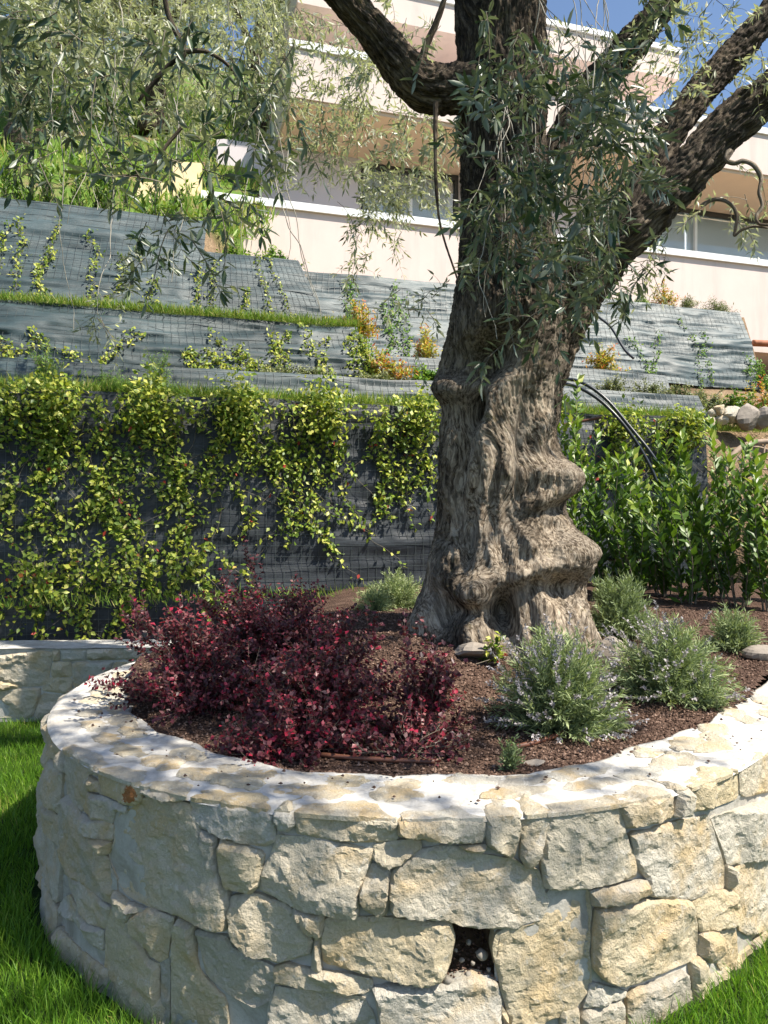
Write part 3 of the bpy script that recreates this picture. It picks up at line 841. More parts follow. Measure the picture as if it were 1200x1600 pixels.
P[:, 2] = bed_z(P[:, 0], P[:, 1]) + 0.012 * fbm(P * 7, 4, 41) + 0.006 * fbm(P * 33, 2, 42)
def in_bed(P, m=0.0):
    th = np.arctan2(P[:, 1] - PC[1], P[:, 0] - PC[0]); th = np.where(th > math.radians(100), th - 2 * math.pi, th)
    r = np.hypot(P[:, 0] - PC[0], P[:, 1] - PC[1])
    inr = r < r_in(np.clip(th, TH0, TH1)) + 0.012 - m
    back = (P[:, 1] > 4.7) & (P[:, 1] > 5.62 + 0.04 * (P[:, 0] + 2.2)) & (P[:, 1] < 7.02 + 0.305 * P[:, 0] + 0.1)
    back |= (P[:, 1] > 4.0) & (P[:, 0] > -0.85 + m) & (P[:, 1] < 7.1 + 0.305 * P[:, 0])
    thr = np.degrees(th)
    back |= (thr > 23) & (thr < 100) & (P[:, 1] > 3.9) & (P[:, 1] < 7.1 + 0.305 * P[:, 0])
    return inr | back
Fb = grid_faces(300, 190)
ok = in_bed(P, -0.035)
Fb = Fb[ok[Fb].all(1)]
tag(obj('planting_bed', P, [Fb], M['mulch']), kind='structure')
# lava granules scattered over the bed
N = 60000
Q = np.stack([RNG.uniform(-1.3, 2.6, N), RNG.uniform(2.35, 5.3, N), np.zeros(N)], 1)
Q = Q[in_bed(Q, 0.02)]
keep = RNG.random(len(Q)) < np.clip((3.1 / Q[:, 1]) ** 2, 0, 1)
Q = Q[keep]; n = len(Q)
Q[:, 2] = bed_z(Q[:, 0], Q[:, 1]) + 0.012 * fbm(np.stack([Q[:, 0], Q[:, 1], 0 * Q[:, 0]], 1) * 7, 4, 41) + 0.004
OCT = A([[1, 0, 0], [0, 1, 0], [-1, 0, 0], [0, -1, 0], [0, 0, .8], [0, 0, -.5]])
OF = A([[0, 1, 4], [1, 2, 4], [2, 3, 4], [3, 0, 4], [1, 0, 5], [2, 1, 5], [3, 2, 5], [0, 3, 5]]).astype(int)
sz = RNG.uniform(0.0035, 0.0095, n)
ang = RNG.uniform(0, 6.28, n); ca, sa = np.cos(ang), np.sin(ang)
Vc = OCT[None] * RNG.uniform(0.6, 1.25, (n, 6, 1)) * sz[:, None, None]
Vr = np.stack([Vc[..., 0] * ca[:, None] - Vc[..., 1] * sa[:, None], Vc[..., 0] * sa[:, None] + Vc[..., 1] * ca[:, None], Vc[..., 2]], -1) + Q[:, None]
tag(obj('lava_granules', Vr.reshape(-1, 3), [(OF[None] + (np.arange(n) * 6)[:, None, None]).reshape(-1, 3)], M['chip'], attrs={'rnd': np.repeat(RNG.random(n), 6)}, smooth_shade=False),
    'loose reddish brown lava granules covering the planter bed', 'mulch', kind='stuff')
# crumbs fallen on the capping
n = 130
th = RNG.uniform(TH0 + .5, TH1, n); rr_ = r_in(th) + RNG.random(n) ** 1.8 * 0.30 + 0.01
ok = rr_ < R0 - 0.02; th = th[ok]; rr_ = rr_[ok]; n = len(th)
Q = np.stack([PC[0] + rr_ * np.cos(th), PC[1] + rr_ * np.sin(th), np.full(n, ZT + 0.010)], 1)
Vr = OCT[None] * RNG.uniform(0.6, 1.3, (n, 6, 1)) * RNG.uniform(.003, .009, n)[:, None, None] + Q[:, None]
tag(obj('mulch_crumbs', Vr.reshape(-1, 3), [(OF[None] + (np.arange(n) * 6)[:, None, None]).reshape(-1, 3)], M['chip'], attrs={'rnd': np.repeat(RNG.random(n) * .6, 6)}, smooth_shade=False),
    'scattered dark mulch crumbs lying on the pale wall capping', 'mulch', kind='stuff')

# ---- terraced hillside (receding to the right at slope SL)
SL = 0.305
def tp(X, D, z):
    X = A(X)
    return np.stack([X + 0 * A(D), A(D) + SL * X, A(z) + 0 * X], -1)
def x_at(xpix, D0):
    r = (xpix - 600) / FPX
    return r * D0 / (1 - SL * r)
PA = A([(6.99, .2), (7.04, 2.59), (7.44, 2.61), (7.56, 2.90), (7.94, 2.94), (8.36, 3.60), (8.84, 3.66), (9.58, 5.04), (10.2, 5.15), (11.5, 6.0), (14, 8.0), (20, 12.0), (40, 24), (90, 50)])
PB = PA.copy(); PB[7:] = [(9.37, 4.60), (9.9, 4.68), (10.8, 4.72), (11.5, 4.74), (13, 4.76), (16, 4.8), (18, 4.8)]
PCc = A([(6.99, .2), (7.04, 2.59), (7.44, 2.61), (7.56, 2.90), (8.02, 2.93), (8.20, 3.27), (9.32, 3.45), (10.0, 4.69), (10.25, 4.71), (10.8, 4.72), (11.5, 4.74), (13, 4.76), (16, 4.8), (18, 4.8)])
PE = A([(6.2, .5), (7.25, 2.30), (7.5, 2.55), (7.75, 2.62), (8.05, 2.72), (8.5, 3.0), (9.32, 3.40), (10.0, 4.69), (10.25, 4.71), (10.8, 4.72), (11.5, 4.74), (13, 4.76), (16, 4.8), (18, 4.8)])
PG = A([(6.2, .5), (7.25, 2.30), (7.5, 2.55), (7.75, 2.62), (8.05, 2.72), (8.5, 3.0), (9.32, 3.35), (10.0, 3.4), (10.25, 3.42), (10.8, 3.45), (11.5, 3.45), (13, 3.45), (16, 3.5), (18, 3.5)])
st = [(-40, PA), (-2.16, PA), (-2.10, PB), (-1.00, PB), (-0.15, PCc), (3.45, PCc), (3.9, PE), (5.72, PE), (5.80, PG), (40, PG)]
Xs = np.unique(np.concatenate([np.linspace(-12, 12, 240), [-40, -25, 25, 40], [s_[0] for s_ in st]]))
def st_x(k):
    return [{-1.00: (-.34 if k <= 5 else -1.06), -0.15: (-.10 if k <= 5 else -1.02)}.get(s_[0], s_[0]) for s_ in st]
prof = np.stack([np.stack([np.interp(Xs, st_x(k), [s_[1][k, c] for s_ in st]) for c in (0, 1)], -1) for k in range(14)], 1)
# refine along the profile
tf = np.linspace(0, 13, 13 * 5 + 1); i0 = np.minimum(tf.astype(int), 12); ff = (tf - i0)[None, :, None]
prof = prof[:, i0] * (1 - ff) + prof[:, i0 + 1] * ff
PH = tp(np.repeat(Xs, prof.shape[1]), prof[:, :, 0].ravel(), prof[:, :, 1].ravel())
PH[:, 2] += 0.03 * fbm(PH * 2.2, 4, 51); PH[:, 1] += 0.0
tag(obj('hillside', PH, [grid_faces(len(Xs), prof.shape[1])], M['earth']), kind='structure')

def terrace_net(label, xb0, xb1, xt0, xt1, Db, zb, Dt, zt, mt, sx=0.035, sv=0.03, wrinkle=0.03, seed=0, wx=0.075, wz=0.10, sag=0.03):
    """a facing of shade net pinned under welded wire mesh, from bottom edge (Db, zb) to top edge (Dt, zt)"""
    t = thing('terrace_net', label, 'netting', tp((xb0 + xb1) / 2, Db, zb), 'shade nets on the terrace faces')
    def pt(u, v, off):
        u = A(u); v = A(v)
        X = (xb0 + (xb1 - xb0) * u) * (1 - v) + (xt0 + (xt1 - xt0) * u) * v
        q_ = np.stack([X * 1.1, v * 5.0 + 0 * X, np.full(X.shape, seed * 3.1)], -1).reshape(-1, 3)
        fold = 1 - 2 * np.abs(fbm(q_ * A([.55, 2.2, 1]) + 0.6 * fbm(q_ * A([1.5, .6, 1]), 2, seed + 75)[:, None], 3, seed + 72))
        wr = wrinkle * fbm(q_, 4, seed + 60).reshape(X.shape) + wrinkle * 0.45 * fbm(q_ * A([1.2, 5, 1]), 3, seed + 70).reshape(X.shape) + wrinkle * 0.55 * fold.reshape(X.shape)
        bul = sag * np.sin(np.pi * v)
        zz_ = zb + (zt - zb) * v + 0.02 * fbm(np.stack([X * 1.7, 0 * X, 0 * X + seed], -1).reshape(-1, 3), 3, 80).reshape(X.shape)
        return tp(X, Db + (Dt - Db) * v - bul - wr * (off < 0.005) - off, zz_)
    L = abs(xb1 - xb0); H = math.hypot(Dt - Db, zt - zb)
    nu = int(L / sx) + 2; nv = int(H / sv) + 2
    U, Vv = np.meshgrid(np.linspace(0, 1, nu), np.linspace(0, 1, nv), indexing='ij')
    P = pt(U.ravel(), Vv.ravel(), 0.0)
    obj('net_cloth', P, [grid_faces(nu, nv)[:, ::-1]], mt, t)
    g = Geo(); w = 0.0014
    def strip(P0):
        n_ = len(P0); dx = A([0, 0, 0])
        T_ = unit(np.gradient(P0, axis=0)); S = unit(np.cross(T_, A([0.29, -0.956, 0]))) * w
        Dp = A([0.29, -0.956, 0]) * w
        V = np.stack([P0 - S - Dp, P0 + S - Dp, P0 + S + Dp, P0 - S + Dp], 1).reshape(-1, 3)
        i = np.arange(n_ - 1)[:, None] * 4; j = np.arange(4)[None]; k = (j + 1) % 4
        g.add(V, None, np.stack([i + j, i + k, i + 4 + k, i + 4 + j], -1).reshape(-1, 4))
    for u_ in np.arange(wx / 2, L, wx) / L:
        n_ = max(4, int(H / 0.25)); strip(pt(np.full(n_, u_), np.linspace(0.0, 1, n_), 0.028))
    for v_ in np.arange(wz / 2, H, wz) / H:
        n_ = max(6, int(L / 0.5)); strip(pt(np.linspace(0, 1, n_), np.full(n_, v_), 0.032))
    tag(g.build('wire_mesh', M['wire'], t, smooth_shade=False), kind='stuff')
    return pt

nT1 = terrace_net('tall dark net on the lowest terrace wall, hung with vines', -5.2, 3.55, -5.2, 3.50, 6.95, 0.35, 7.00, 2.62, M['net_low'], seed=1, wrinkle=0.03)
nT2 = terrace_net('narrow grey net strip just above the top of the vine-hung wall', -5.4, 3.78, -5.4, 3.66, 7.40, 2.58, 7.52, 2.95, M['net'], seed=2)
nT3 = terrace_net('grey net slope in the middle left, under the grass ledge', -5.6, x_at(592, 7.9), -5.6, x_at(558, 8.3), 7.88, 2.92, 8.32, 3.65, M['net'], seed=3, wrinkle=0.06)
nT3b = terrace_net('low grey net strip behind the trunk and the arched hoses', x_at(596, 8.0), x_at(1052, 8.0), x_at(590, 8.15), x_at(1040, 8.15), 7.98, 2.90, 8.16, 3.32, M['net'], seed=4)
nT4a = terrace_net('uppermost net slope at the far left, striped with thin climbers', -6.4, -2.06, -6.4, -2.12, 8.78, 3.62, 9.54, 5.10, M['net_pale'], seed=5, wrinkle=0.05)
nT4b = terrace_net('net slope below the left end of the pink parapet', -2.06, x_at(522, 8.8), -2.12, x_at(466, 9.3), 8.76, 3.62, 9.33, 4.66, M['net'], seed=6, wrinkle=0.03)
nT5 = terrace_net('long wrinkled net slope under the pink building, right and behind the trunk', -1.2, 5.66, -1.2, 5.60, 9.25, 3.42, 9.96, 4.75, M['net_pale'], seed=7, wrinkle=0.06)

# ---- building
BA = math.atan(SL); BE = A([math.cos(BA), math.sin(BA)]); BN = A([-math.sin(BA), math.cos(BA)]); BO = A([0, 11.8])
def bp(a, b, z):
    v = BO + a * BE + b * BN
    return A([v[0], v[1], z])
house = thing('villa', 'pink rendered villa with white copings and wide windows above the terraces', 'building', bp(4, 0, 4.7))
def bbox(name, a0, a1, b0, b1, z0, z1, m, parent=None):
    P8 = [bp(a0, b0, z0), bp(a1, b0, z0), bp(a1, b1, z0), bp(a0, b1, z0), bp(a0, b0, z1), bp(a1, b0, z1), bp(a1, b1, z1), bp(a0, b1, z1)]
    V, F = hexa(P8)
    return obj(name, V, [F], m, parent or house, smooth_shade=False)
A0 = -2.80; A1 = 16.0; AF = -1.50
bbox('parapet', A0, A1, 0.0, 0.25, 4.62, 6.24, M['pink'])
bbox('parapet_coping', A0 - .04, A1, -0.05, 0.30, 6.243, 6.36, M['white'])
bbox('parapet_return', A0, A0 + .25, 0.253, 5.0, 4.62, 6.24, M['pink'])
bbox('parapet_return_coping', A0 - .04, A0 + .30, 0.303, 5.0, 6.243, 6.36, M['white'])
bbox('balcony_floor', A0 + .26, A1, 0.26, 1.5, 5.2, 5.42, M['lavender_wall'])
ZS = 7.93
# ground-floor wall built round the window openings
wins = [(0.02, 1.95), (5.4, 12.0)]
edges_ = [A0 + .3] + [e for w in wins for e in w] + [A1]
for k in range(0, len(edges_), 2):
    bbox('wall', edges_[k], edges_[k + 1], 1.5, 1.75, 5.0, ZS, M['lavender_wall'])
def window(a0, a1, z0, z1, mull):
    f = bbox('window', a0, a1, 1.60, 1.70, z1 - .10, z1, M['frame'])
    for s_ in (a0, a1 - .07): bbox('frame', s_, s_ + .07, 1.60, 1.70, z0, z1 - .103, M['frame'], f)
    for am in mull: bbox('mullion', am - .03, am + .03, 1.58, 1.72, z0 + .0, z1 - .103, M['white'], f)
    xs = [a0 + .07] + [m_ for m_ in mull] + [a1 - .07]
    for k in range(len(xs) - 1):
        bbox('pane', xs[k] + .032, xs[k + 1] - .032, 1.635, 1.645, z0, z1 - .105, M['glass'], f)
        bbox('sky_backing', xs[k] + .032, xs[k + 1] - .032, 1.90, 1.93, z0, z1 - .03, M['window_sky_tint'], f)  # panel added behind the glass; its pale colour stands in for reflected sky
window(0.02, 1.95, 5.43, ZS - .003, [1.0])
window(5.4, 12.0, 5.43, ZS - .003, [7.3, 9.6])
bbox('room_floor', A0 + .3, A1, 1.76, 5.9, 5.2, 5.40, M['window_sky_tint'])
bbox('room_back_wall', AF, A1, 5.0, 5.2, 5.0, 10.4, M['window_sky_tint'])
bbox('soffit', AF + .02, A1, 0.03, 2.38, ZS + .002, ZS + .06, M['tan'])
bbox('balcony_slab', AF, A1, 0.0, 2.4, ZS + .063, 8.74, M['pink'])
bbox('balcony_coping', AF - .03, A1, -0.04, 0.28, 8.743, 8.86, M['white'])
bbox('balcony_return', AF, AF + .25, 2.405, 4.9, ZS + .0, 8.74, M['lavender_wall'])
bbox('upper_wall', -1.0, 5.7, 1.6, 1.85, 8.742, 9.84, M['lavender_wall'])
bbox('roof_slab', -1.3, 6.05, 0.55, 5.0, 9.842, 10.33, M['pink'])
bbox('roof_coping', -1.34, 6.09, 0.51, 5.04, 10.333, 10.43, M['white'])
bbox('floor_slab', 5.0, A1, 0.253, 5.0, 4.62, 5.19, M['lavender_wall'])
bbox('lower_wall', 5.0, A1, 3.0, 3.2, 3.3, 4.615, M['lavender_wall'])
rail = thing('glass_railing', 'clear glass railing on the left end of the villa terrace', 'railing', bp(A0 + .1, 1.0, 6.36))
for k in range(3):
    V, F = hexa([bp(A0 + .1 - .006, .35 + k * 1.3, 6.363), bp(A0 + .1 + .006, .35 + k * 1.3, 6.363), bp(A0 + .1 + .006, 1.6 + k * 1.3, 6.363), bp(A0 + .1 - .006, 1.6 + k * 1.3, 6.363),
                 bp(A0 + .1 - .006, .35 + k * 1.3, 7.2), bp(A0 + .1 + .006, .35 + k * 1.3, 7.2), bp(A0 + .1 + .006, 1.6 + k * 1.3, 7.2), bp(A0 + .1 - .006, 1.6 + k * 1.3, 7.2)])
    obj('glass_panel', V, [F], M['glass'], rail, smooth_shade=False)

# ================================================================== OLIVE TREE
TD = 4.10
tree = thing('olive_tree', 'old gnarled olive tree with twisted grey trunk in the round planter', 'tree', (0.62, TD, 0.85))
SIL = A([(1075, 628, 945), (1040, 640, 932), (1005, 645, 926), (975, 645, 920), (950, 650, 917), (930, 657, 918), (905, 667, 918), (885, 672, 916), (862, 676, 910), (842, 680, 902), (820, 682, 892), (800, 683, 885), (780, 684, 881), (760, 685, 884),
         (742, 685, 889), (725, 686, 885), (700, 688, 878), (670, 690, 871), (640, 690, 871), (620, 685, 874), (605, 677, 878), (590, 681, 884), (570, 688, 891), (540, 695, 899), (500, 705, 905), (460, 712, 905),
         (430, 716, 890), (400, 718, 872), (350, 721, 858), (300, 722, 852), (250, 722, 850), (200, 718, 852), (150, 714, 856), (100, 714, 855), (50, 713, 852), (0, 713, 850), (-100, 716, 845), (-220, 722, 835), (-380, 735, 815), (-520, 750, 800)], )
FEAT = [  # cx, cy, rx, ry, rot, amplitude (m): knobs, ridges and hollows of the trunk
 (742, 922, 34, 26, 0, .085), (742, 958, 40, 14, 0, -.05), (872, 742, 26, 20, 20, .075), (850, 778, 40, 13, -25, .05), (880, 795, 26, 12, 0, -.04), (893, 858, 34, 22, 25, .085), (890, 890, 30, 12, 10, .03), (882, 922, 36, 20, 0, -.09), (848, 700, 12, 60, 14, .03), (700, 690, 9, 60, 0, .03), (770, 775, 8, 60, 6, -.04), (812, 700, 8, 70, 6, -.03), (735, 850, 9, 60, 8, -.035),
 (828, 892, 44, 13, -20, .055), (786, 962, 24, 34, 0, -.13), (835, 955, 9, 45, 0, -.05), (858, 955, 10, 45, 0, .02), (756, 560, 50, 30, -28, -.19), (738, 636, 15, 25, 12, -.16), (716, 602, 26, 13, 0, .022), (700, 608, 24, 18, 0, .05),
 (752, 690, 13, 75, 12, .045), (722, 720, 10, 70, 8, -.05), (852, 705, 24, 34, 10, -.055), (798, 815, 26, 48, 8, -.075), (760, 810, 18, 70, 4, .04), (716, 810, 22, 34, 0, -.035), (705, 790, 14, 30, 0, .03), (800, 745, 30, 40, 0, .03),
 (778, 860, 24, 60, 12, .03), (825, 845, 30, 22, 0, .035), (700, 890, 26, 40, 20, .03), (690, 945, 22, 30, 0, -.07), (662, 965, 18, 50, 30, .04), (740, 1000, 22, 50, 0, .05), (780, 640, 14, 60, 10, .03), (830, 650, 16, 70, 5, -.025), (865, 830, 22, 14, 0, -.04)]

def bark_disp(C, up, seed):
    """bark relief in metres; C bark space (x, y across, z along)"""
    w = C + 0.02 * np.stack([fbm(C * 11, 2, seed), fbm(C * 11 + 7, 2, seed + 1), 0 * C[:, 0]], 1)
    f1, f2, cid = worley(w * A([62, 62, 15]), seed)
    plates = smooth(f2 - f1, 0.0, 0.28)
    rid = 1 - np.abs(fbm(w * A([26, 26, 3.2]), 4, seed + 3)) * 2
    rid2 = 1 - np.abs(fbm(w * A([60, 60, 9]), 3, seed + 5)) * 2
    return 0.0085 * (plates - 0.5) + 0.005 * (cid - .5) + 0.016 * (rid - 0.6) + 0.007 * (rid2 - .6)

def build_trunk():
    ys = np.concatenate([np.arange(1075, 420, -1.5), np.arange(420, -520, -4.5)])
    o = np.argsort(SIL[:, 0])
    xl = np.interp(ys, SIL[o, 0], SIL[o, 1]); xr = np.interp(ys, SIL[o, 0], SIL[o, 2])
    k = np.ones(7) / 7.0
    xl = np.convolve(np.pad(xl, 3, 'edge'), k, 'valid'); xr = np.convolve(np.pad(xr, 3, 'edge'), k, 'valid')
    nM = 360
    # more samples on the side that faces the camera
    ph = np.linspace(0, 2 * math.pi, nM, endpoint=False); ph = ph + 0.35 * np.sin(ph - math.pi / 2 + math.pi / 2) * 0
    cx = ((xl + xr) / 2 - 600) / FPX * TD; hw = (xr - xl) / 2 / FPX * TD; cz = CAMZ - (ys - 800) / FPX * TD
    hd = hw * np.interp(ys, [-500, 400, 600, 1075], [1.0, .95, .92, .98])
    PHI, I = np.meshgrid(ph, np.arange(len(ys))); PHI = PHI.ravel(); I = I.ravel()
    cdir = np.stack([np.cos(PHI), np.sin(PHI), 0 * PHI], 1)
    z = cz[I]
    c = np.stack([cdir[:, 0] + 0.22 * z, cdir[:, 1], z], 1)
    # flutes that twist up the stem
    tw = PHI + 0.55 * z
    q_ = np.stack([np.cos(tw) * 1.7, np.sin(tw) * 1.7, z * 0.9], 1)
    low = smooth(-z, -3.0, -1.2)
    fl = fbm(q_, 3, 91)
    side = np.abs(np.cos(PHI))                    # keep the measured outline at the sides
    rad = 1 + (0.26 * fl * (0.35 + 0.65 * low)) * (1 - 0.8 * side)
    q2 = np.stack([np.cos(tw) * 4.5, np.sin(tw) * 4.5, z * 1.6], 1)
    rid_ = 1 - 2 * np.abs(fbm(q2, 3, 95))
    rad = rad + (0.075 * (rid_ - .5) + 0.03 * fbm(q2 * 1.7, 2, 96)) * (0.4 + 0.6 * low) * (1 - .5 * side)
    V = np.stack([cx[I] + hw[I] * rad * np.cos(PHI), TD + hd[I] * rad * np.sin(PHI), z], 1)
    # root flare at the foot
    ft = smooth(-z, -1.15, -0.75)
    lob = 0.5 + 0.5 * np.sin(PHI * 5 + 0.8)
    V[:, :2] += cdir[:, :2] * (ft * (0.01 + 0.07 * lob))[:, None]
    X = 600 + V[:, 0] / V[:, 1] * FPX; Y = 800 + (CAMZ - V[:, 2]) / V[:, 1] * FPX
    front = smooth(-np.sin(PHI), -0.15, 0.35)
    dsp = 0
    for (fx, fy, rx, ry, rot, amp) in FEAT:
        a = math.radians(rot); dx = (X - fx); dy = (Y - fy)
        u = (dx * math.cos(a) + dy * math.sin(a)) / rx; v = (-dx * math.sin(a) + dy * math.cos(a)) / ry
        rr2 = u * u + v * v
        g_ = np.exp(-0.75 * rr2 ** 1.15)
        dsp = dsp + 1.25 * amp * g_
    dsp = dsp * front
    n3 = np.stack([hd[I] * np.cos(PHI), hw[I] * np.sin(PHI), 0 * PHI], 1); n3 = unit(n3)
    V = V + n3 * dsp[:, None]
    # medium gnarls
    V = V + n3 * (0.022 * fbm(V * A([7, 7, 4.5]), 4, 97) * (0.45 + 0.55 * low))[:, None]
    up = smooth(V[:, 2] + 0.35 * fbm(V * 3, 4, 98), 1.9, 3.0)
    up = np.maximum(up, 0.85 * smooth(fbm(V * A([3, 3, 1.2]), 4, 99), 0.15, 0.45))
    wq = V * A([4, 4, 2.2])
    C = V + 0.10 * np.stack([fbm(wq, 2, 111), fbm(wq + 5, 2, 112), 0 * z], 1)
    V = V + n3 * (bark_disp(C, up, 101) * (0.50 + 0.50 * up))[:, None]
    F = grid_faces(len(ys), nM)
    i = np.arange(len(ys) - 1)[:, None]; seam = np.stack([i * nM + nM - 1, (i + 1) * nM + nM - 1, (i + 1) * nM, i * nM], -1).reshape(-1, 4)
    return V, np.concatenate([F, seam])[:, ::-1], C, up
V, F, C, up = build_trunk()
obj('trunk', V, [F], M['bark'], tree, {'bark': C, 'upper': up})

def limb(name, pts, parent, sides=110, step=0.010, seed=200, up=0.95, gn=0.02):
    """pts: (x pixel, y pixel, depth, radius in pixels)"""
    P = A([px(x, y, d) for x, y, d, r in pts]); R = A([r / FPX * d for x, y, d, r in pts])
    Ln = np.linalg.norm(np.diff(P, axis=0), axis=1).sum(); n = int(Ln / step)
    Q = spline(np.concatenate([P, R[:, None]], 1), n); P = Q[:, :3]; R = Q[:, 3]
    T = unit(np.gradient(P, axis=0)); S = unit(np.cross(T, A([0, 1, 0]))); B = np.cross(T, S)
    s_ = np.linspace(0, Ln, n)
    ph = np.linspace(0, 2 * math.pi, sides, endpoint=False)
    I, PHI = np.meshgrid(np.arange(n), ph, indexing='ij'); I = I.ravel(); PHI = PHI.ravel()
    nr = np.cos(PHI)[:, None] * S[I] + np.sin(PHI)[:, None] * B[I]
    C = np.stack([R[I] * np.cos(PHI), R[I] * np.sin(PHI), s_[I] + seed], 1)
    r = R[I] * (1 + 0.16 * fbm(np.stack([np.cos(PHI), np.sin(PHI), s_[I] * 3.5 + seed], 1), 3, seed))
    V = P[I] + nr * (r + gn * fbm(C * 8, 3, seed + 1) + bark_disp(C, np.full(len(I), .9), seed + 2) * min(1.0, 12 * R.mean()))[:, None]
    Fq = grid_faces(n, sides); i = np.arange(n - 1)[:, None]
    seam = np.stack([i * sides + sides - 1, (i + 1) * sides + sides - 1, (i + 1) * sides, i * sides], -1).reshape(-1, 4)
    return obj(name, V, [np.concatenate([Fq, seam])], M['bark'], parent, {'bark': C, 'upper': np.full(len(V), up)})

limb('limb', [(835, 590, 4.12, 40), (862, 520, 4.05, 48), (892, 460, 4.0, 46), (938, 398, 3.95, 42), (1002, 342, 3.92, 38), (1064, 280, 3.9, 35), (1118, 216, 3.88, 33), (1200, 148, 3.85, 31), (1310, 70, 3.8, 30), (1430, -30, 3.7, 25)], tree, 150, seed=210)
limb('limb', [(800, 400, 4.15, 30), (845, 290, 4.2, 28), (890, 200, 4.22, 27), (940, 122, 4.22, 25), (990, 66, 4.2, 23), (1045, -5, 4.15, 21), (1100, -120, 4.1, 20), (1150, -300, 4.0, 14)], tree, 90, seed=220, gn=.012)
limb('limb', [(985, 330, 3.9, 26), (1030, 238, 3.95, 24), (1078, 165, 4.0, 23), (1122, 112, 4.02, 22), (1168, 62, 4.02, 21), (1225, -10, 4.0, 19), (1300, -130, 3.9, 16)], tree, 80, seed=230, gn=.012)
limb('limb', [(775, 180, 4.1, 30), (735, 142, 4.02, 36), (690, 140, 3.96, 33), (660, 134, 3.92, 31), (625, 100, 3.88, 29), (588, 55, 3.82, 26), (540, 0, 3.74, 23), (470, -90, 3.6, 19), (380, -190, 3.4, 14)], tree, 100, seed=240, gn=.014)
limb('branch', [(658, 112, 3.92, 9), (664, 78, 3.9, 6), (680, 40, 3.88, 5), (698, -10, 3.85, 4), (720, -80, 3.8, 3)], tree, 16, 0.02, seed=250, gn=.002)
limb('branch', [(1140, 238, 3.72, 6), (1135, 250, 3.68, 3.6), (1148, 255, 3.67, 3.4), (1162, 252, 3.66, 3.4), (1178, 259, 3.64, 3.4), (1189, 278, 3.63, 3.2), (1186, 300, 3.62, 3), (1191, 322, 3.62, 3), (1182, 338, 3.62, 2.8), (1186, 350, 3.61, 2.4), (1204, 352, 3.6, 2)], tree, 14, 0.008, seed=260, up=.4, gn=.002)
limb('branch', [(1095, 322, 3.75, 4), (1112, 313, 3.72, 3), (1130, 313, 3.7, 2.8), (1146, 324, 3.7, 2.6), (1151, 345, 3.7, 2.3), (1147, 368, 3.7, 2), (1158, 360, 3.69, 1.8), (1176, 354, 3.68, 1.6), (1200, 356, 3.66, 1.4)], tree, 12, 0.008, seed=262, up=.4, gn=.002)
limb('branch', [(250, -60, 2.6, 5), (262, 20, 2.62, 4.5), (288, 80, 2.64, 4), (268, 98, 2.65, 3.5), (235, 135, 2.66, 3), (215, 160, 2.66, 2)], tree, 12, 0.012, seed=264, gn=.002)
limb('branch', [(288, 80, 2.64, 3.5), (325, 82, 2.65, 3), (365, 112, 2.68, 2.5), (390, 170, 2.7, 1.5)], tree, 10, 0.012, seed=266, gn=.002)
limb('branch', [(283, 200, 2.9, 3), (262, 225, 2.9, 3), (248, 246, 2.9, 3.5), (232, 272, 2.9, 3), (190, 274, 2.9, 1.6)], tree, 10, 0.012, seed=268, gn=.002)
limb('branch', [(681, 160, 3.85, 4), (680, 230, 3.8, 3), (682, 300, 3.78, 2.4), (690, 360, 3.76, 2), (716, 440, 3.74, 1.5)], tree, 8, 0.02, seed=270, gn=.002)

# ---- hanging sprays
def spray_path(p0, d0, length, droop=0.10, wob=0.16, step=0.026):
    P = [A(p0)]; d = unit(A(d0)); n = max(4, int(length / step))
    for k in range(n):
        d = unit(d + A([0, 0, -droop]) + RNG.normal(0, wob, 3) * A([1, 1, .6]))
        P.append(P[-1] + d * step)
    return A(P)
def spray_leaves(P, ll, start=0.12, prob=0.85):
    """opposite pairs of narrow leaves along path P"""
    n = len(P); T = unit(np.gradient(P, axis=0)); k0 = int(n * start)
    idx = np.arange(k0, n); idx = idx[RNG.random(len(idx)) < prob]
    m = len(idx)
    if m == 0: return None
    t = T[idx]; r1 = unit(np.cross(t, rand_unit(m)))
    out = []
    for s_ in (1, -1):
        D = unit(t * 0.55 + s_ * r1 * RNG.uniform(.6, 1.1, (m, 1)) + A([0, 0, -.10]) + RNG.normal(0, .28, (m, 3)))
        N_ = unit(np.cross(np.cross(t, s_ * r1), D) + A([0, 0, .55]) + RNG.normal(0, .35, (m, 3)))
        L = ll * RNG.uniform(.6, 1.12, m)
        out.append((P[idx], D, N_, L))
    out.append((P[-1:], T[-1:], unit(np.cross(T[-1:], rand_unit(1))), A([ll])))
    return [np.concatenate([o[k] for o in out]) for k in range(4)]
def add_spray(gs, gl, p0, d0, length, ll, level, mat_w=0.265, droop=.1, subs=2, tw=0.0022, prob=.85):
    P = spray_path(p0, d0, length, droop)
    paths = [P]
    for k in range(subs):
        i = RNG.integers(1, max(2, int(len(P) * .75)))
        paths.append(spray_path(P[i], unit(P[min(i + 1, len(P) - 1)] - P[i]) + rand_unit(1)[0] * 0.9, length * RNG.uniform(.25, .55), droop))
    for j, Q in enumerate(paths):
        Qd = Q[::2 if level else 4] if len(Q) > 5 else Q
        V, F3, F4 = tube(Qd, np.linspace(tw * (1 if j == 0 else .7), tw * .35, len(Qd)), 3, False); gs.add(V, None, F4)
        r = spray_leaves(Q, ll, .12 if j == 0 else .05, prob)
        if r is not None:
            leaves(gl, r[0], r[1], r[2], r[3], r[3] * mat_w * RNG.uniform(.85, 1.2, len(r[3])), level, .18)

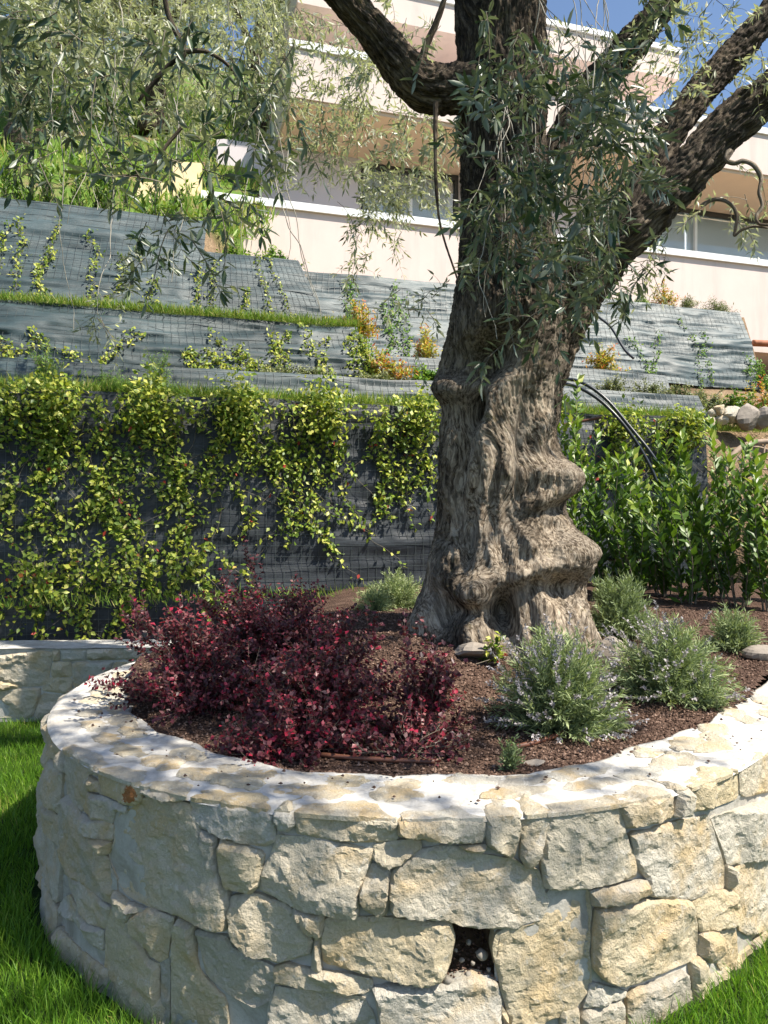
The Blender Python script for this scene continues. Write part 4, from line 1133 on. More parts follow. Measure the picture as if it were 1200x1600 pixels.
def fill_sprays(n, xr, yr, dr, length, ll, level, name, matl, keep=None, subs=2, prob=.7, droop=.07, upstart=.35, down=.5):
    gs, gl = Geo(), Geo(); c = 0; tries = 0
    while c < n and tries < n * 30:
        tries += 1
        x = RNG.uniform(*xr); y = RNG.uniform(*yr); d = RNG.uniform(*dr)
        if keep is not None and RNG.random() > keep(x, y): continue
        p = px(x, y, d)
        dd = unit(A([RNG.normal(0, .7), RNG.normal(0, .5), RNG.uniform(-1.1, upstart)]))
        add_spray(gs, gl, p, dd, length * RNG.uniform(.55, 1.25), ll, level, droop=droop, subs=subs, prob=prob); c += 1
    a = tag(gs.build('twigs', M['twig'], tree), kind='stuff'); b = tag(gl.build('foliage', matl, tree), kind='stuff')
    return a, b

def pw(x, y, pts):
    """density from soft discs (x, y, r, w)"""
    s_ = 0
    for (a, b, r, w) in pts: s_ += w * math.exp(-((x - a) ** 2 + (y - b) ** 2) / (r * r))
    return min(1, s_)
# dark sprays in front of the trunk
front_d = [(880, 60, 70, .8), (800, 130, 70, .7), (870, 180, 80, .9), (800, 240, 70, 1), (880, 290, 70, 1), (840, 360, 70, .9), (800, 340, 50, .7), (930, 240, 60, .7), (960, 300, 60, .55), (1000, 230, 60, .5), (960, 30, 60, .5), (850, 430, 55, .7), (870, 490, 40, .5), (780, 60, 50, .4), (870, 545, 26, .5), (805, 500, 24, .4), (1060, 90, 50, .35), (1080, 300, 40, .25), (800, 470, 24, .4)]
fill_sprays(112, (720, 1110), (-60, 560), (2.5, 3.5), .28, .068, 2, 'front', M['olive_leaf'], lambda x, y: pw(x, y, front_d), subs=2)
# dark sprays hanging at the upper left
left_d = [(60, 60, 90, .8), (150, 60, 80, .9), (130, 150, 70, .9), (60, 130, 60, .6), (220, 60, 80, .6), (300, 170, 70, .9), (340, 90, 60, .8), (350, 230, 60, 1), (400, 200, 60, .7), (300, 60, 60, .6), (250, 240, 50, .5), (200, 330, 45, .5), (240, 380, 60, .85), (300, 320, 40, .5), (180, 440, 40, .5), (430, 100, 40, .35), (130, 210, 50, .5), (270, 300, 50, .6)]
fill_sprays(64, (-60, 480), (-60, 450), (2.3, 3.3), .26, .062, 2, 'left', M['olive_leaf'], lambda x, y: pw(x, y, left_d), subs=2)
# hanging foliage beyond the trunk, sunlight put into its leaf colour
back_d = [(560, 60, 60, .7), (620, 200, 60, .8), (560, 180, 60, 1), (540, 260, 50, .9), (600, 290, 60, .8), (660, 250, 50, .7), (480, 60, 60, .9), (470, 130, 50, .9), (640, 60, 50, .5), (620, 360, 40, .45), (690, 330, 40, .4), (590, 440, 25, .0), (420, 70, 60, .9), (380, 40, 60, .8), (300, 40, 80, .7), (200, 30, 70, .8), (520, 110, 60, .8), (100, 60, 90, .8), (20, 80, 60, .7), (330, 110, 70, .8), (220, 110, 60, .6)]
fill_sprays(350, (-40, 715), (-80, 400), (4.6, 6.0), .36, .062, 1, 'back', M['olive_sun_tint'], lambda x, y: pw(x, y, back_d), subs=2)
# thin sprays over the villa and the nets
thin_d = [(690, 470, 30, .5), (650, 460, 40, .6), (640, 500, 30, .5), (980, 430, 40, .6), (1010, 390, 40, .5), (1170, 330, 50, .35), (1130, 280, 40, .35), (1140, 60, 60, .4), (1100, 40, 60, .5), (1000, 120, 50, .5), (1180, 400, 30, .3), (170, 460, 40, .7), (210, 500, 30, .4), (150, 520, 30, .3), (1030, 60, 60, .6), (1160, 120, 50, .4), (1090, 160, 50, .5), (900, 60, 50, .5), (960, 170, 50, .4), (1190, 20, 50, .4)]
fill_sprays(120, (100, 1220), (-40, 540), (3.6, 4.4), .24, .052, 1, 'thin', M['olive_sun_tint'], lambda x, y: pw(x, y, thin_d), subs=1, prob=.6)
# long pale bare twigs trailing down in front of the trunk and at the left
M['pale_twig'] = plain('pale_twig', (0.36, 0.33, 0.275), .8, 50, .3)
g = Geo()
for k in range(64):
    if k < 44: x, y = RNG.uniform(760, 960), RNG.uniform(-60, 330)
    else: x, y = RNG.uniform(60, 470), RNG.uniform(-60, 220)
    Pq = spray_path(px(x, y, RNG.uniform(2.7, 3.5)), (RNG.normal(0, .35), RNG.normal(0, .2), -1), RNG.uniform(.35, .95), .10, .13)
    V, F3, F4 = tube(Pq, np.linspace(.0024, .0011, len(Pq)), 4, False); g.add(V, None, F4)
tag(g.build('bare_twigs', M['pale_twig'], tree), kind='stuff')
# crown overhead, out of view; outer clusters added to cast dapple on trunk and rim
gs, gl = Geo(), Geo()
def overhead(n, c, r, ll=.06):
    k = 0
    while k < n:
        p = A(c) + rand_unit(1)[0] * A(r) * RNG.random() ** .4
        if p[2] < CAMZ + 0.73 * max(p[1], 0.2) + 0.10: k += .2; continue
        add_spray(gs, gl, p, unit(A([RNG.normal(), RNG.normal(), RNG.uniform(-.3, 1)])), .42, ll, 0, .26, .06, 2); k += 1
overhead(110, (-0.5, 3.4, 5.3), (1.6, 1.3, .9))
overhead(110, (1.1, 3.6, 5.3), (1.1, 1.1, .8))
overhead(70, (-1.4, 2.3, 4.3), (1.0, .9, .7))
overhead(36, (2.0, 2.9, 5.0), (.9, .8, .6))
overhead(55, (2.6, 1.4, 4.7), (1.0, .8, .45), .075)
overhead(110, (1.4, 1.5, 4.6), (.9, .7, .45), .075)
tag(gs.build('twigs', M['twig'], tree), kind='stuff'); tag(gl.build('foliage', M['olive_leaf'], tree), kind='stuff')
# nearest sprays: each leaf its own piece
LM = {}
for k in range(3):
    g = Geo(); leaves(g, [[0, 0, 0]], [[1, 0, 0]], [[0, 0, 1]], [1.0], [0.23 + .03 * k], 2, .2, rnd=A([0.25 + .3 * k]))
    V, Ff, at = g.get(); LM[k] = new_mesh('leaf', V, Ff, M['olive_leaf'], at)
near = [(468, 200, 2.05, (.3, 0, -.5), .17), (345, 330, 2.2, (.1, 0, -.6), .20), (405, 165, 2.1, (-.4, 0, -.6), .2), (958, 395, 2.2, (.2, 0, -1), .10), (150, 120, 2.2, (-.2, 0, -1), .25), (110, 165, 2.25, (.4, 0, -.7), .22), (262, 360, 2.3, (-.3, 0, -.6), .24), (300, 375, 2.3, (.5, 0, -.6), .2),
        (665, 60, 2.6, (-.1, 0, -1), .16), (790, 420, 2.5, (.1, 0, -1), .26), (735, 330, 2.6, (.4, 0, -.5), .22), (880, 90, 2.4, (.2, 0, -.9), .25), (940, 170, 2.4, (-.4, 0, -.7), .24), (1000, 250, 2.5, (-.5, 0, -.4), .22), (870, 560, 2.7, (.1, 0, -1), .18), (460, 70, 2.2, (-.5, 0, -.7), .2), (60, 250, 2.4, (.3, 0, -.6), .16), (820, 215, 2.4, (.3, 0, -.7), .24)]
cnt = 0
for (x, y, d, dv, ln) in near:
    P = spray_path(px(x, y, d), dv, ln, .06, .07)
    g = Geo(); V, F3, F4 = tube(P, np.linspace(.0022, .0009, len(P)), 5, False); g.add(V, None, F4)
    tw_ = g.build('hanging_twig', M['twig'], tree, org=P[0])
    r = spray_leaves(P, .056, .05, .9)
    for k in range(len(r[3])):
        D = unit(r[1][k]); S = unit(np.cross(r[2][k], D)); N_ = np.cross(D, S); L = r[3][k]
        o = bpy.data.objects.new('leaf', LM[cnt % 3]); COL.objects.link(o); o.parent = tw_
        mx = Matrix(((D[0] * L, S[0] * L, N_[0] * L, r[0][k][0] - P[0][0]), (D[1] * L, S[1] * L, N_[1] * L, r[0][k][1] - P[0][1]), (D[2] * L, S[2] * L, N_[2] * L, r[0][k][2] - P[0][2]), (0, 0, 0, 1)))
        o.matrix_local = mx; cnt += 1

# ---- olive trees on the hill behind
def hill_olive(label, x, y, d, h, crown, n, seed, ll=.085):
    b = px(x, y, d); t = thing('hill_olive', label, 'tree', b, 'olive trees on the hillside')
    P = spline([b + A([0, 0, -.4]), b + A([.06, 0, .25 * h]), b + A([-.05, .05, .5 * h]), b + A([.1, 0, .8 * h])], 30)
    g = Geo(); V, F3, F4 = tube(P, np.interp(np.arange(30), [0, 6, 29], [.26, .18, .08]) * (1 + .15 * np.sin(np.arange(30))), 10); g.add(V, F3, F4, upper=1.0, bark=V)
    for k in range(5):
        a = RNG.uniform(0, 6.28); i = 12 + k * 3
        Q = spline([P[i], P[i] + A([math.cos(a) * crown[0] * .35, math.sin(a) * crown[1] * .35, .35 * h]), P[i] + A([math.cos(a) * crown[0] * .7, math.sin(a) * crown[1] * .7, .55 * h])], 12)
        V, F3, F4 = tube(Q, np.linspace(.08, .03, 12), 7); g.add(V, F3, F4, upper=1.0, bark=V)
    g.build('trunk', M['bark'], t)
    gs, gl = Geo(), Geo(); cc = b + A([0, 0, h * 1.0])
    cl = [cc + rand_unit(1)[0] * A(crown) * RNG.uniform(.35, .95) for _ in range(26)]
    for k in range(n):
        p = cl[k % 26] + RNG.normal(0, .33, 3) * A([1, 1, .8])
        add_spray(gs, gl, p, rand_unit(1)[0] + A([0, 0, .1]), .5, ll, 0, .24, .09, 1, .004)
    tag(gs.build('twigs', M['twig'], t), kind='stuff'); tag(gl.build('crown', M['olive_sun_tint'], t), kind='stuff')
hill_olive('olive tree with dark trunk on the grass slope, upper left', 238, 178, 13.2, 2.2, (2.3, 1.8, 1.3), 620, 1, .10)
hill_olive('olive tree at the left edge of the hillside', 28, 200, 11.4, 1.9, (1.5, 1.3, 1.1), 460, 2, .10)
hill_olive('olive tree high on the slope between the other two hillside olives', 130, 130, 17.0, 2.4, (2.4, 1.8, 1.5), 420, 3, .11)
hill_olive('olive tree on the slope just left of the villa', 400, 190, 15.5, 2.6, (2.0, 1.6, 1.7), 460, 4, .11)

# ================================================================== PLANTS IN THE BED
def shrub(name, label, cat, base, rad, n_stem, mleaf, ll, lw, level=1, n_twig=5, leaf_step=.016, tw=.0035, group=None, up=0.5, lean=(0, 0), leafpart='foliage', flat=0.0, rb=(0., 1.), dens=1):
    """many-stemmed shrub: stems reach to points of an ellipsoid standing on base"""
    base = A(base); t = thing(name, label, cat, base, group)
    gs, gl = Geo(), Geo(); rad = A(rad)
    for k in range(n_stem):
        u = rand_unit(1)[0]; u[2] = abs(u[2]); s_ = RNG.uniform(.55, 1.0)
        tip = base + u * rad * s_ * (1 + .22 * RNG.normal()) + A([lean[0], lean[1], 0]) * (u[2])
        mid = base + (tip - base) * A([.42, .42, .62]) + RNG.normal(0, .03, 3) * rad
        P = spline([base + RNG.normal(0, .035, 3) * A([1, 1, 0]), mid, tip], max(6, int(np.linalg.norm(tip - base) / leaf_step)))
        Pd = P[::3] if len(P) > 9 else P
        V, F3, F4 = tube(Pd, np.linspace(tw, tw * .35, len(Pd)), 4, False); gs.add(V, None, F4)
        paths = [P[int(len(P) * .35):]]
        for j in range(n_twig):
            i = RNG.integers(int(len(P) * .3), len(P) - 1)
            dv = unit(unit(P[i] - base) + rand_unit(1)[0] * .8 + A([0, 0, up * .4]))
            ln = RNG.uniform(.18, .42) * rad.mean()
            Q = spline([P[i], P[i] + dv * ln * .5, P[i] + (dv + A([0, 0, .12])) * ln], max(4, int(ln / leaf_step)))
            Qd = Q[::3] if len(Q) > 9 else Q
            V, F3, F4 = tube(Qd, np.linspace(tw * .55, tw * .25, len(Qd)), 3, False); gs.add(V, None, F4); paths.append(Q)
        tone = RNG.uniform(-.2, .2)
        for Q in paths:
            if len(Q) < 2: continue
            T = np.repeat(unit(np.gradient(Q, axis=0)), dens, 0); Q = np.repeat(Q, dens, 0); m = len(Q); side = unit(np.cross(T, rand_unit(m)))
            D = unit(T * .55 + side + RNG.normal(0, .25, (m, 3)))
            N_ = unit(A([0.25, -.25, 1.0]) * (1 - flat) + RNG.normal(0, .55, (m, 3)))
            r = np.clip(RNG.random(m) * .95 + tone, rb[0], rb[1]); r[-2:] = np.clip(r[-2:] + .14, 0, 1)
            leaves(gl, Q, D, N_, ll * RNG.uniform(.6, 1.15, m), lw * RNG.uniform(.7, 1.15, m), level, .15, r)
    tag(gs.build('stems', M['twig'], t), kind='stuff'); tag(gl.build(leafpart, mleaf, t), kind='stuff')
    return t

def on_bed(x, d, dz=0.0):
    X = (x - 600) / FPX * d
    return A([X, d, float(bed_z(X, d)) + dz])

RG = 'purple shrubs in the planter'
shrub('purple_shrub', 'broad dark purple shrub at the left, leaning over the wall rim', 'shrub', on_bed(312, 3.25), (.38, .30, .42), 62, M['loro'], .025, .018, 1, 7, .014, .0028, RG, dens=2, lean=(-.04, 0))
shrub('purple_shrub', 'tallest purple shrub at the back, against the net', 'shrub', on_bed(415, 4.0), (.50, .36, .40), 72, M['loro'], .025, .018, 1, 7, .015, .0028, RG, dens=2)
shrub('purple_shrub', 'wide purple shrub in the middle with leafy sprigs over the front rim', 'shrub', on_bed(500, 2.98), (.34, .36, .40), 66, M['loro'], .025, .018, 1, 7, .014, .0028, RG, dens=2)
shrub('purple_shrub', 'low purple shrub spilling onto the front rim', 'shrub', on_bed(455, 2.70), (.30, .20, .22), 40, M['loro'], .024, .018, 1, 6, .014, .0026, RG, dens=2)
shrub('purple_shrub', 'small thin purple shrub right in front of the trunk', 'shrub', on_bed(668, 2.85), (.22, .18, .40), 40, M['loro'], .026, .019, 1, 6, .016, .003, RG, dens=2)
shrub('purple_shrub', 'flat purple shrub low on the mulch beside the small thin one', 'shrub', on_bed(640, 2.68), (.26, .12, .13), 26, M['loro'], .024, .016, 1, 4, .016, .003, RG, rb=(0, .8))

def lavender(label, base, rad, n, spikes, ll=.045, lw=.0055, green=0.62, spk_side=None):
    base = A(base); t = thing('lavender_bush', label, 'lavender', base, 'lavender bushes'); rad = A(rad)
    gs, gl, gf = Geo(), Geo(), Geo(); ns = 0
    for k in range(n):
        u = rand_unit(1)[0]; u[2] = abs(u[2]) * 1.05 + .05; u = unit(u); s_ = RNG.uniform(.6, 1.0)
        tip = base + u * rad * s_; b0 = base + A([u[0], u[1], 0]) * rad * RNG.uniform(.0, .45)
        P = spline([b0, b0 + (tip - b0) * A([.4, .4, .6]), tip], max(7, int(np.linalg.norm(tip - b0) / .0105)))
        Pd = P[::4] if len(P) > 12 else P
        V, F3, F4 = tube(Pd, np.linspace(.0018, .0009, len(Pd)), 3, False); gs.add(V, None, F4)
        Q = P[int(len(P) * .22):]; m = len(Q)
        if m < 3: continue
        T = unit(np.gradient(Q, axis=0))
        for rep in range(2):
            side = unit(np.cross(T, rand_unit(m))); D = unit(T * .9 + side * .75 + RNG.normal(0, .15, (m, 3)))
            leaves(gl, Q, D, rand_unit(m), ll * RNG.uniform(.6, 1.1, m), lw, 0, .1, np.clip(green - .35 + .6 * RNG.random(m) + .3 * (np.arange(m) / m - .5), 0, 1))
        sp = spikes if spk_side is None else spikes * (1.0 if (u[0] * spk_side[0] + u[1] * spk_side[1]) > .05 else .12)
        if RNG.random() < sp:
            ns += 1
            e = P[-1] + unit(P[-1] - P[-3]) * RNG.uniform(.04, .10) + RNG.normal(0, .008, 3)
            V, F3, F4 = tube(np.linspace(P[-1], e, 4), .0009, 4, False); gf.add(V, None, F4, rnd=.2)
            m = 14; f = np.linspace(-.2, 1, m)[:, None]; ctr = P[-1] + (e - P[-1]) * (.55 + .45 * f)
            D = unit(unit(e - P[-1]) * .8 + rand_unit(m)); leaves(gf, ctr, D, rand_unit(m), .014, .008, 0, .2)
    tag(gs.build('stems', M['lav'], t), kind='stuff'); tag(gl.build('foliage', M['lav'], t), kind='stuff')
    if ns: tag(gf.build('flower_spikes', M['lavflower'], t), kind='stuff')
    for k in ('rnd',):
        pass
    return t
lavender('large lavender with grey dried spikes right below the trunk', on_bed(872, 2.98), (.28, .25, .42), 400, .7, spk_side=(-.35, -.9))
lavender('lavender with dried spikes on its left, right of the large one', on_bed(1045, 3.4), (.31, .26, .38), 380, .6, spk_side=(-.95, -.2))
lavender('rounded green lavender close to the right side of the trunk', on_bed(968, 4.3), (.23, .22, .40), 320, .0, green=.45)
lavender('bright green lavender behind the trunk on the left, by the net', on_bed(620, 5.35), (.26, .22, .28), 240, .0, .036, green=.8)
lavender('tiny lavender sprig at the front edge of the mulch', on_bed(797, 2.55), (.05, .05, .13), 34, .0, .022, green=.35)
lavender('small green lavender low at the right, near the laurels', on_bed(1145, 4.15), (.16, .15, .26), 150, .0, green=.6)
lavender('little trailing lavender tuft right of the large one on the mulch', on_bed(950, 2.95), (.10, .09, .12), 60, .0, .03, green=.5)
lavender('pale low lavender tuft at the right end of the bed', on_bed(1105, 3.25), (.10, .10, .14), 60, .1, .03, green=.6)
lavender('green lavender hidden half behind the trunk base on its left', on_bed(585, 5.0), (.16, .16, .18), 90, .0, green=.9)

# ---- laurel row
def laurel(label, base, h, n_st, spread=.13, ll=.105, lw=.042, bright=.0):
    base = A(base); t = thing('laurel_bush', label, 'shrub', base, 'upright laurel bushes'); gs, gl = Geo(), Geo()
    for k in range(n_st):
        a = RNG.uniform(0, 6.28); r = spread * math.sqrt(RNG.random()); hh = h * RNG.uniform(.45, 1.05)
        P = spline([base + A([.3 * r * math.cos(a), .3 * r * math.sin(a), -.03]), base + A([r * math.cos(a) + RNG.normal(0, .04), r * math.sin(a), hh * .5]), base + A([1.35 * r * math.cos(a) + RNG.normal(0, .07), 1.35 * r * math.sin(a), hh])], int(hh / .032))
        V, F3, F4 = tube(P[::3], np.linspace(.006, .002, len(P[::3])), 4, False); gs.add(V, None, F4)
        m0 = int(len(P) * RNG.uniform(.03, .2)); Q = np.repeat(P[m0:], 2, 0); m = len(Q)
        T = unit(np.gradient(P, axis=0))[m0:].repeat(2, 0)
        side = unit(np.cross(T, rand_unit(m))); D = unit(T * .9 + side * .8 + RNG.normal(0, .2, (m, 3)))
        N_ = unit(T - D * .4 + RNG.normal(0, .35, (m, 3)) + A([.2, -.4, .2]))
        hf = np.arange(m) / m
        leaves(gl, Q, D, N_, ll * RNG.uniform(.65, 1.1, m), lw * RNG.uniform(.8, 1.15, m), 1, .12, np.clip(RNG.random(m) * .62 + .45 * hf ** 2 + bright, 0, 1))
    tag(gs.build('stems', M['twig'], t), kind='stuff'); tag(gl.build('foliage', M['laurel'], t), kind='stuff')
ZB = lambda X, Y: float(bed_z(X, Y))
lau = [(893, 6.9, 1.85, 'tall yellow-green laurel close against the trunk on its right', .12), (948, 6.3, 1.35, 'dark laurel standing right of the trunk, left of the hose end', -.12), (998, 5.9, 1.32, 'laurel below the arch of the black hoses', 0), (1040, 6.1, 1.30, 'laurel where the black hose comes down', 0), (1078, 5.6, 1.25, 'laurel just right of the hose end', .0),
       (1118, 5.9, 1.22, 'laurel in front of the bare earth bank', -.05), (1158, 5.5, 1.36, 'laurel next to last towards the right edge', 0), (1205, 5.2, 1.30, 'laurel cut by the right edge of the picture', 0), (1015, 6.8, 1.2, 'rear laurel by the net, behind the hose arch', .05), (970, 6.9, 1.1, 'rear laurel at the foot of the net, right of the tall one', -.05), (1250, 5.7, 1.3, 'laurel beyond the right edge', 0), (1100, 6.6, 1.1, 'rear laurel low before the earth bank', 0)]
for (x, d, h, lab, br) in lau:
    X = (x - 600) / FPX * d
    laurel(lab, (X, d, ZB(X, d)), h, 10, .20, bright=br - .04)
# laurels up on the hill at the left
def hill_pt(xp, D0, z):
    X = x_at(xp, D0); return tp(X, D0, z)
for (x, D0, z, h, lab) in [(10, 9.95, 5.06, 1.0, 'hillside laurel at the far left above the nets'), (50, 10.1, 5.10, 1.05, 'second hillside laurel from the left above the nets'), (92, 10.0, 5.08, .95, 'third hillside laurel from the left above the nets'), (135, 10.1, 5.10, .9, 'fourth hillside laurel from the left above the nets'),
                            (175, 10.0, 5.08, .8, 'fifth hillside laurel from the left above the nets'), (248, 10.0, 5.06, .75, 'hillside laurel in front of the pale boards'), (290, 10.0, 5.02, .7, 'hillside laurel nearest the villa parapet')]:
    laurel(lab, hill_pt(x, D0, z), h, 9, .26, .09, .034, bright=-.08)

# ---- vines hanging over the lowest net
def t1p(X, z, off):
    return tp(X, 6.95 + 0.05 * (A(z) - .35) / 2.27 - 0.03 * 0 - off, z)
def vine(label, X0, strands, lens, spread, clump, drift=0.0, ztop=2.59, matl='vine', ll=.064, lw=.039, off0=.06, name='hanging_vine', wallf=t1p, csize=(.26, .12, .22)):
    b = wallf(A([X0]), A([ztop]), off0)[0]; t = thing(name, label, 'vine', b, 'climbing plants on the nets'); gs, gl = Geo(), Geo()
    for k in range(strands):
        X = X0 + RNG.normal(0, spread); z = ztop + RNG.uniform(-.05, .05); off = RNG.uniform(.03, .09); L = RNG.uniform(*lens) * 1.22
        pts = []; n = max(6, int(L / .034)); dx = RNG.normal(drift, .22)
        arch = RNG.uniform(.04, .16); ph0 = RNG.uniform(0, 6)
        for i in range(n):
            f = i / n
            dx = dx * .92 + RNG.normal(drift * .1, .24)
            X += dx * .034; z -= .034 * RNG.uniform(.55, 1.0)
            o_ = .045 + off * .4 + arch * math.exp(-((f * L - .12) / .22) ** 2) + RNG.normal(0, .008)
            pts.append(wallf(A([X]), A([max(z, .40)]), o_)[0])
        P = A(pts)
        V, F3, F4 = tube(P[::2], np.linspace(.003, .0013, len(P[::2])), 3, False); gs.add(V, None, F4)
        for rep in (0, 1, 2, 3):
            m = n; bun = .55 + .45 * np.sin(np.linspace(0, L * 7, n) + ph0); keep = RNG.random(m) < bun * 1.0
            Q = P[keep] + RNG.normal(0, .022, (keep.sum(), 3)); m = len(Q)
            if m == 0: continue
            D = unit(rand_unit(m) * .9 + A([0, -.25, -.35])); N_ = unit(A([.45, -.75, .65]) + RNG.normal(0, .42, (m, 3)))
            leaves(gl, Q, D, N_, ll * RNG.uniform(.45, 1.1, m), lw * RNG.uniform(.5, 1.1, m), 1, .10, np.clip(RNG.beta(2, 2.2, m) + (RNG.random(m) < .02) * .5, 0, 1))
    if clump:
        m = clump; c = wallf(A([X0]), A([ztop - .08]), .14)[0]
        q_ = rand_unit(m) * (RNG.random((m, 1)) ** .4) * A(csize) * (1 + .4 * RNG.normal(size=(m, 1)) * .5)
        Q = c + q_; D = unit(rand_unit(m) + A([0, -.2, -.15])); N_ = unit(A([.3, -.5, .8]) + RNG.normal(0, .5, (m, 3)))
        leaves(gl, Q, D, N_, ll * RNG.uniform(.5, 1.1, m), lw * RNG.uniform(.6, 1.1, m), 1, .10, np.clip(RNG.beta(2, 2, m) + .06, 0, .95))
    tag(gs.build('stems', M['twig'], t), kind='stuff'); tag(gl.build('foliage', M[matl], t), kind='stuff')
VX = lambda x: x_at(x, 6.95)
vine('hanging vine at the left edge of the vine-hung wall', VX(20), 9, (.9, 2.15), .14, 200)
vine('second hanging vine from the left on the tall net', VX(92), 10, (.6, 2.1), .12, 640, csize=(.24, .17, .32))
vine('hanging vine below the feathery tufts, third from the left', VX(165), 6, (1.0, 2.15), .16, 0)
vine('dense hanging vine under the tallest green tuft', VX(238), 12, (.8, 2.15), .12, 640, csize=(.24, .17, .32))
vine('long hanging vine left of the bushy yellow-green one', VX(312), 6, (1.2, 2.1), .12, 0)
vine('bushy yellow-green hanging vine, left of the wall middle', VX(375), 13, (.6, 1.9), .12, 760, csize=(.26, .18, .34))
vine('thin hanging vine between the two bushy ones', VX(440), 4, (.8, 1.7), .07, 0)
vine('bushy hanging vine in the middle of the tall net', VX(508), 13, (.6, 1.75), .12, 780, csize=(.27, .18, .34))
vine('hanging vine left of the one touching the trunk', VX(588), 7, (.5, 1.7), .09, 40)
vine('hanging vine just left of the olive trunk', VX(655), 11, (.5, 1.6), .11, 520, csize=(.24, .15, .30))
vine('short vine hanging right of the trunk under the hoses', VX(970), 14, (.4, 1.1), .22, 330)
vine('yellow-green vine at the right end of the tall net', VX(1065), 20, (.5, 1.3), .28, 560)
# vines climbing from the foot of the wall at the left
for (x, zt_, n_, lab) in [(15, 1.25, 8, 'low leafy vine at the foot of the tall net, far left'), (80, 1.15, 7, 'low leafy vine second from the left at the foot of the net'), (150, 1.2, 8, 'low leafy vine at the foot of the net, left of the shrubs'), (225, 1.25, 7, 'low leafy vine at the foot of the net beside the purple shrub'), (300, 1.3, 6, 'low leafy vine just above the left purple shrub')]:
    vine(lab, VX(x), n_, (.4, .8), .16, 30, ztop=zt_, off0=.05, csize=(.3, .05, .2))
# thin climbers on the upper slopes
def slope_fn(ptf, xb0, xb1):
    def f(X, z, off):
        return None
    return f
def climber(label, ptf, u0, v0, v1, wob, dens=1.0, ll=.05, lw=.03, n=26, matl='vine', strands=1):
    p0 = ptf(A([u0]), A([v0]), .06)[0]; t = thing('wall_climber', label, 'vine', p0, 'climbing plants on the nets'); gs, gl = Geo(), Geo()
    for s_ in range(strands):
        u = u0 + np.cumsum(RNG.normal(0, wob, n)) + RNG.normal(0, .004); v = np.linspace(v0, v1 + RNG.normal(0, .06), n)
        P = ptf(np.clip(u, 0, 1), np.clip(v, 0, 1.02), .05)
        V, F3, F4 = tube(P, np.linspace(.003, .0015, n), 4, False); gs.add(V, None, F4)
        Q = np.repeat(P, int(5 * dens), 0) + RNG.normal(0, .022, (n * int(5 * dens), 3)); m = len(Q)
        D = unit(rand_unit(m) + A([0, -.2, 0])); N_ = unit(A([.4, -.7, .7]) + RNG.normal(0, .45, (m, 3)))
        leaves(gl, Q, D, N_, ll * RNG.uniform(.5, 1.1, m), lw * RNG.uniform(.6, 1.1, m), 1, .1, np.clip(RNG.beta(2.2, 1.8, m), 0, .96))
    gs.build('stems', M['twig'], t); tag(gl.build('foliage', M[matl], t), kind='stuff')
def u_of(xp, D0, x0, x1): return (x_at(xp, D0) - x0) / (x1 - x0)
for i, (x, v0, v1, lab) in enumerate([(4, .05, .75, 'climber at the very left edge of the uppermost left net'), (38, .05, .85, 'yellow-green climber second from the left on the uppermost left net'), (72, .05, .45, 'short climber between two long ones on the uppermost left net'), (100, .05, .75, 'long slanting climber on the uppermost left net'), (140, .0, .7, 'climber left of the hanging olive spray on the uppermost left net'), (170, .0, .55, 'climber behind the hanging olive spray'), (262, .0, .5, 'climber at the right end of the uppermost left net')]):
    climber(lab, nT4a, u_of(x, 9.1, -6.4, -2.1), v0, v1, .006, 1.2)
for i, (x, v0, v1, lab) in enumerate([(300, .05, .8, 'first climber from the left on the net under the parapet end'), (342, .02, .9, 'second climber from the left on the net under the parapet end'), (375, .02, .6, 'third climber from the left on the net under the parapet end'), (420, .1, .95, 'fourth climber from the left on the net under the parapet end'), (455, .02, .95, 'climber along the right edge of the net under the parapet end')]):
    climber(lab, nT4b, u_of(x, 9.0, -2.06, -.8), v0, v1, .012, .9)
for i, (x, v0, v1, lab, st_) in enumerate([(10, .0, .5, 'bushy yellow climber at the left of the middle net slope', 5), (170, .1, .55, 'climber under the hanging spray on the middle net slope', 2), (330, .05, .45, 'dense green climber in the middle of the middle net slope', 5), (390, .05, .65, 'thin climber on the middle net slope right of the dense one', 2), (450, .0, .8, 'climber with round leaves on the middle net slope', 3), (520, .0, .85, 'climber near the right end of the middle net slope', 3), (580, .0, .8, 'leafy climber on the right end of the middle net slope', 5)]):
    climber(lab, nT3, u_of(x, 8.1, -5.6, -.15), v0, v1, .009, 1.0, strands=st_)
for i, (x, v0, v1, lab, st_) in enumerate([(545, .3, .95, 'dark climber at the left of the long wrinkled net', 2), (600, .05, .6, 'dark leafy climber behind the orange shrubs', 3), (640, .1, .8, 'dark climber left of the trunk on the long wrinkled net', 3), (1005, .05, .5, 'climber at the left of the wrinkled net right of the trunk', 2), (1080, .0, .75, 'thin climber in the middle of the wrinkled net at right', 1), (1100, .05, .65, 'second thin climber in the middle of the wrinkled net at right', 1), (1150, .0, .4, 'short climber near the right end of the wrinkled net', 1), (1180, .0, .3, 'leafy climber at the right lower corner of the wrinkled net', 4)]):
    climber(lab, nT5, u_of(x, 9.6, -1.2, 5.63), v0, v1, .005, .8, strands=st_, matl='fern', ll=.055)

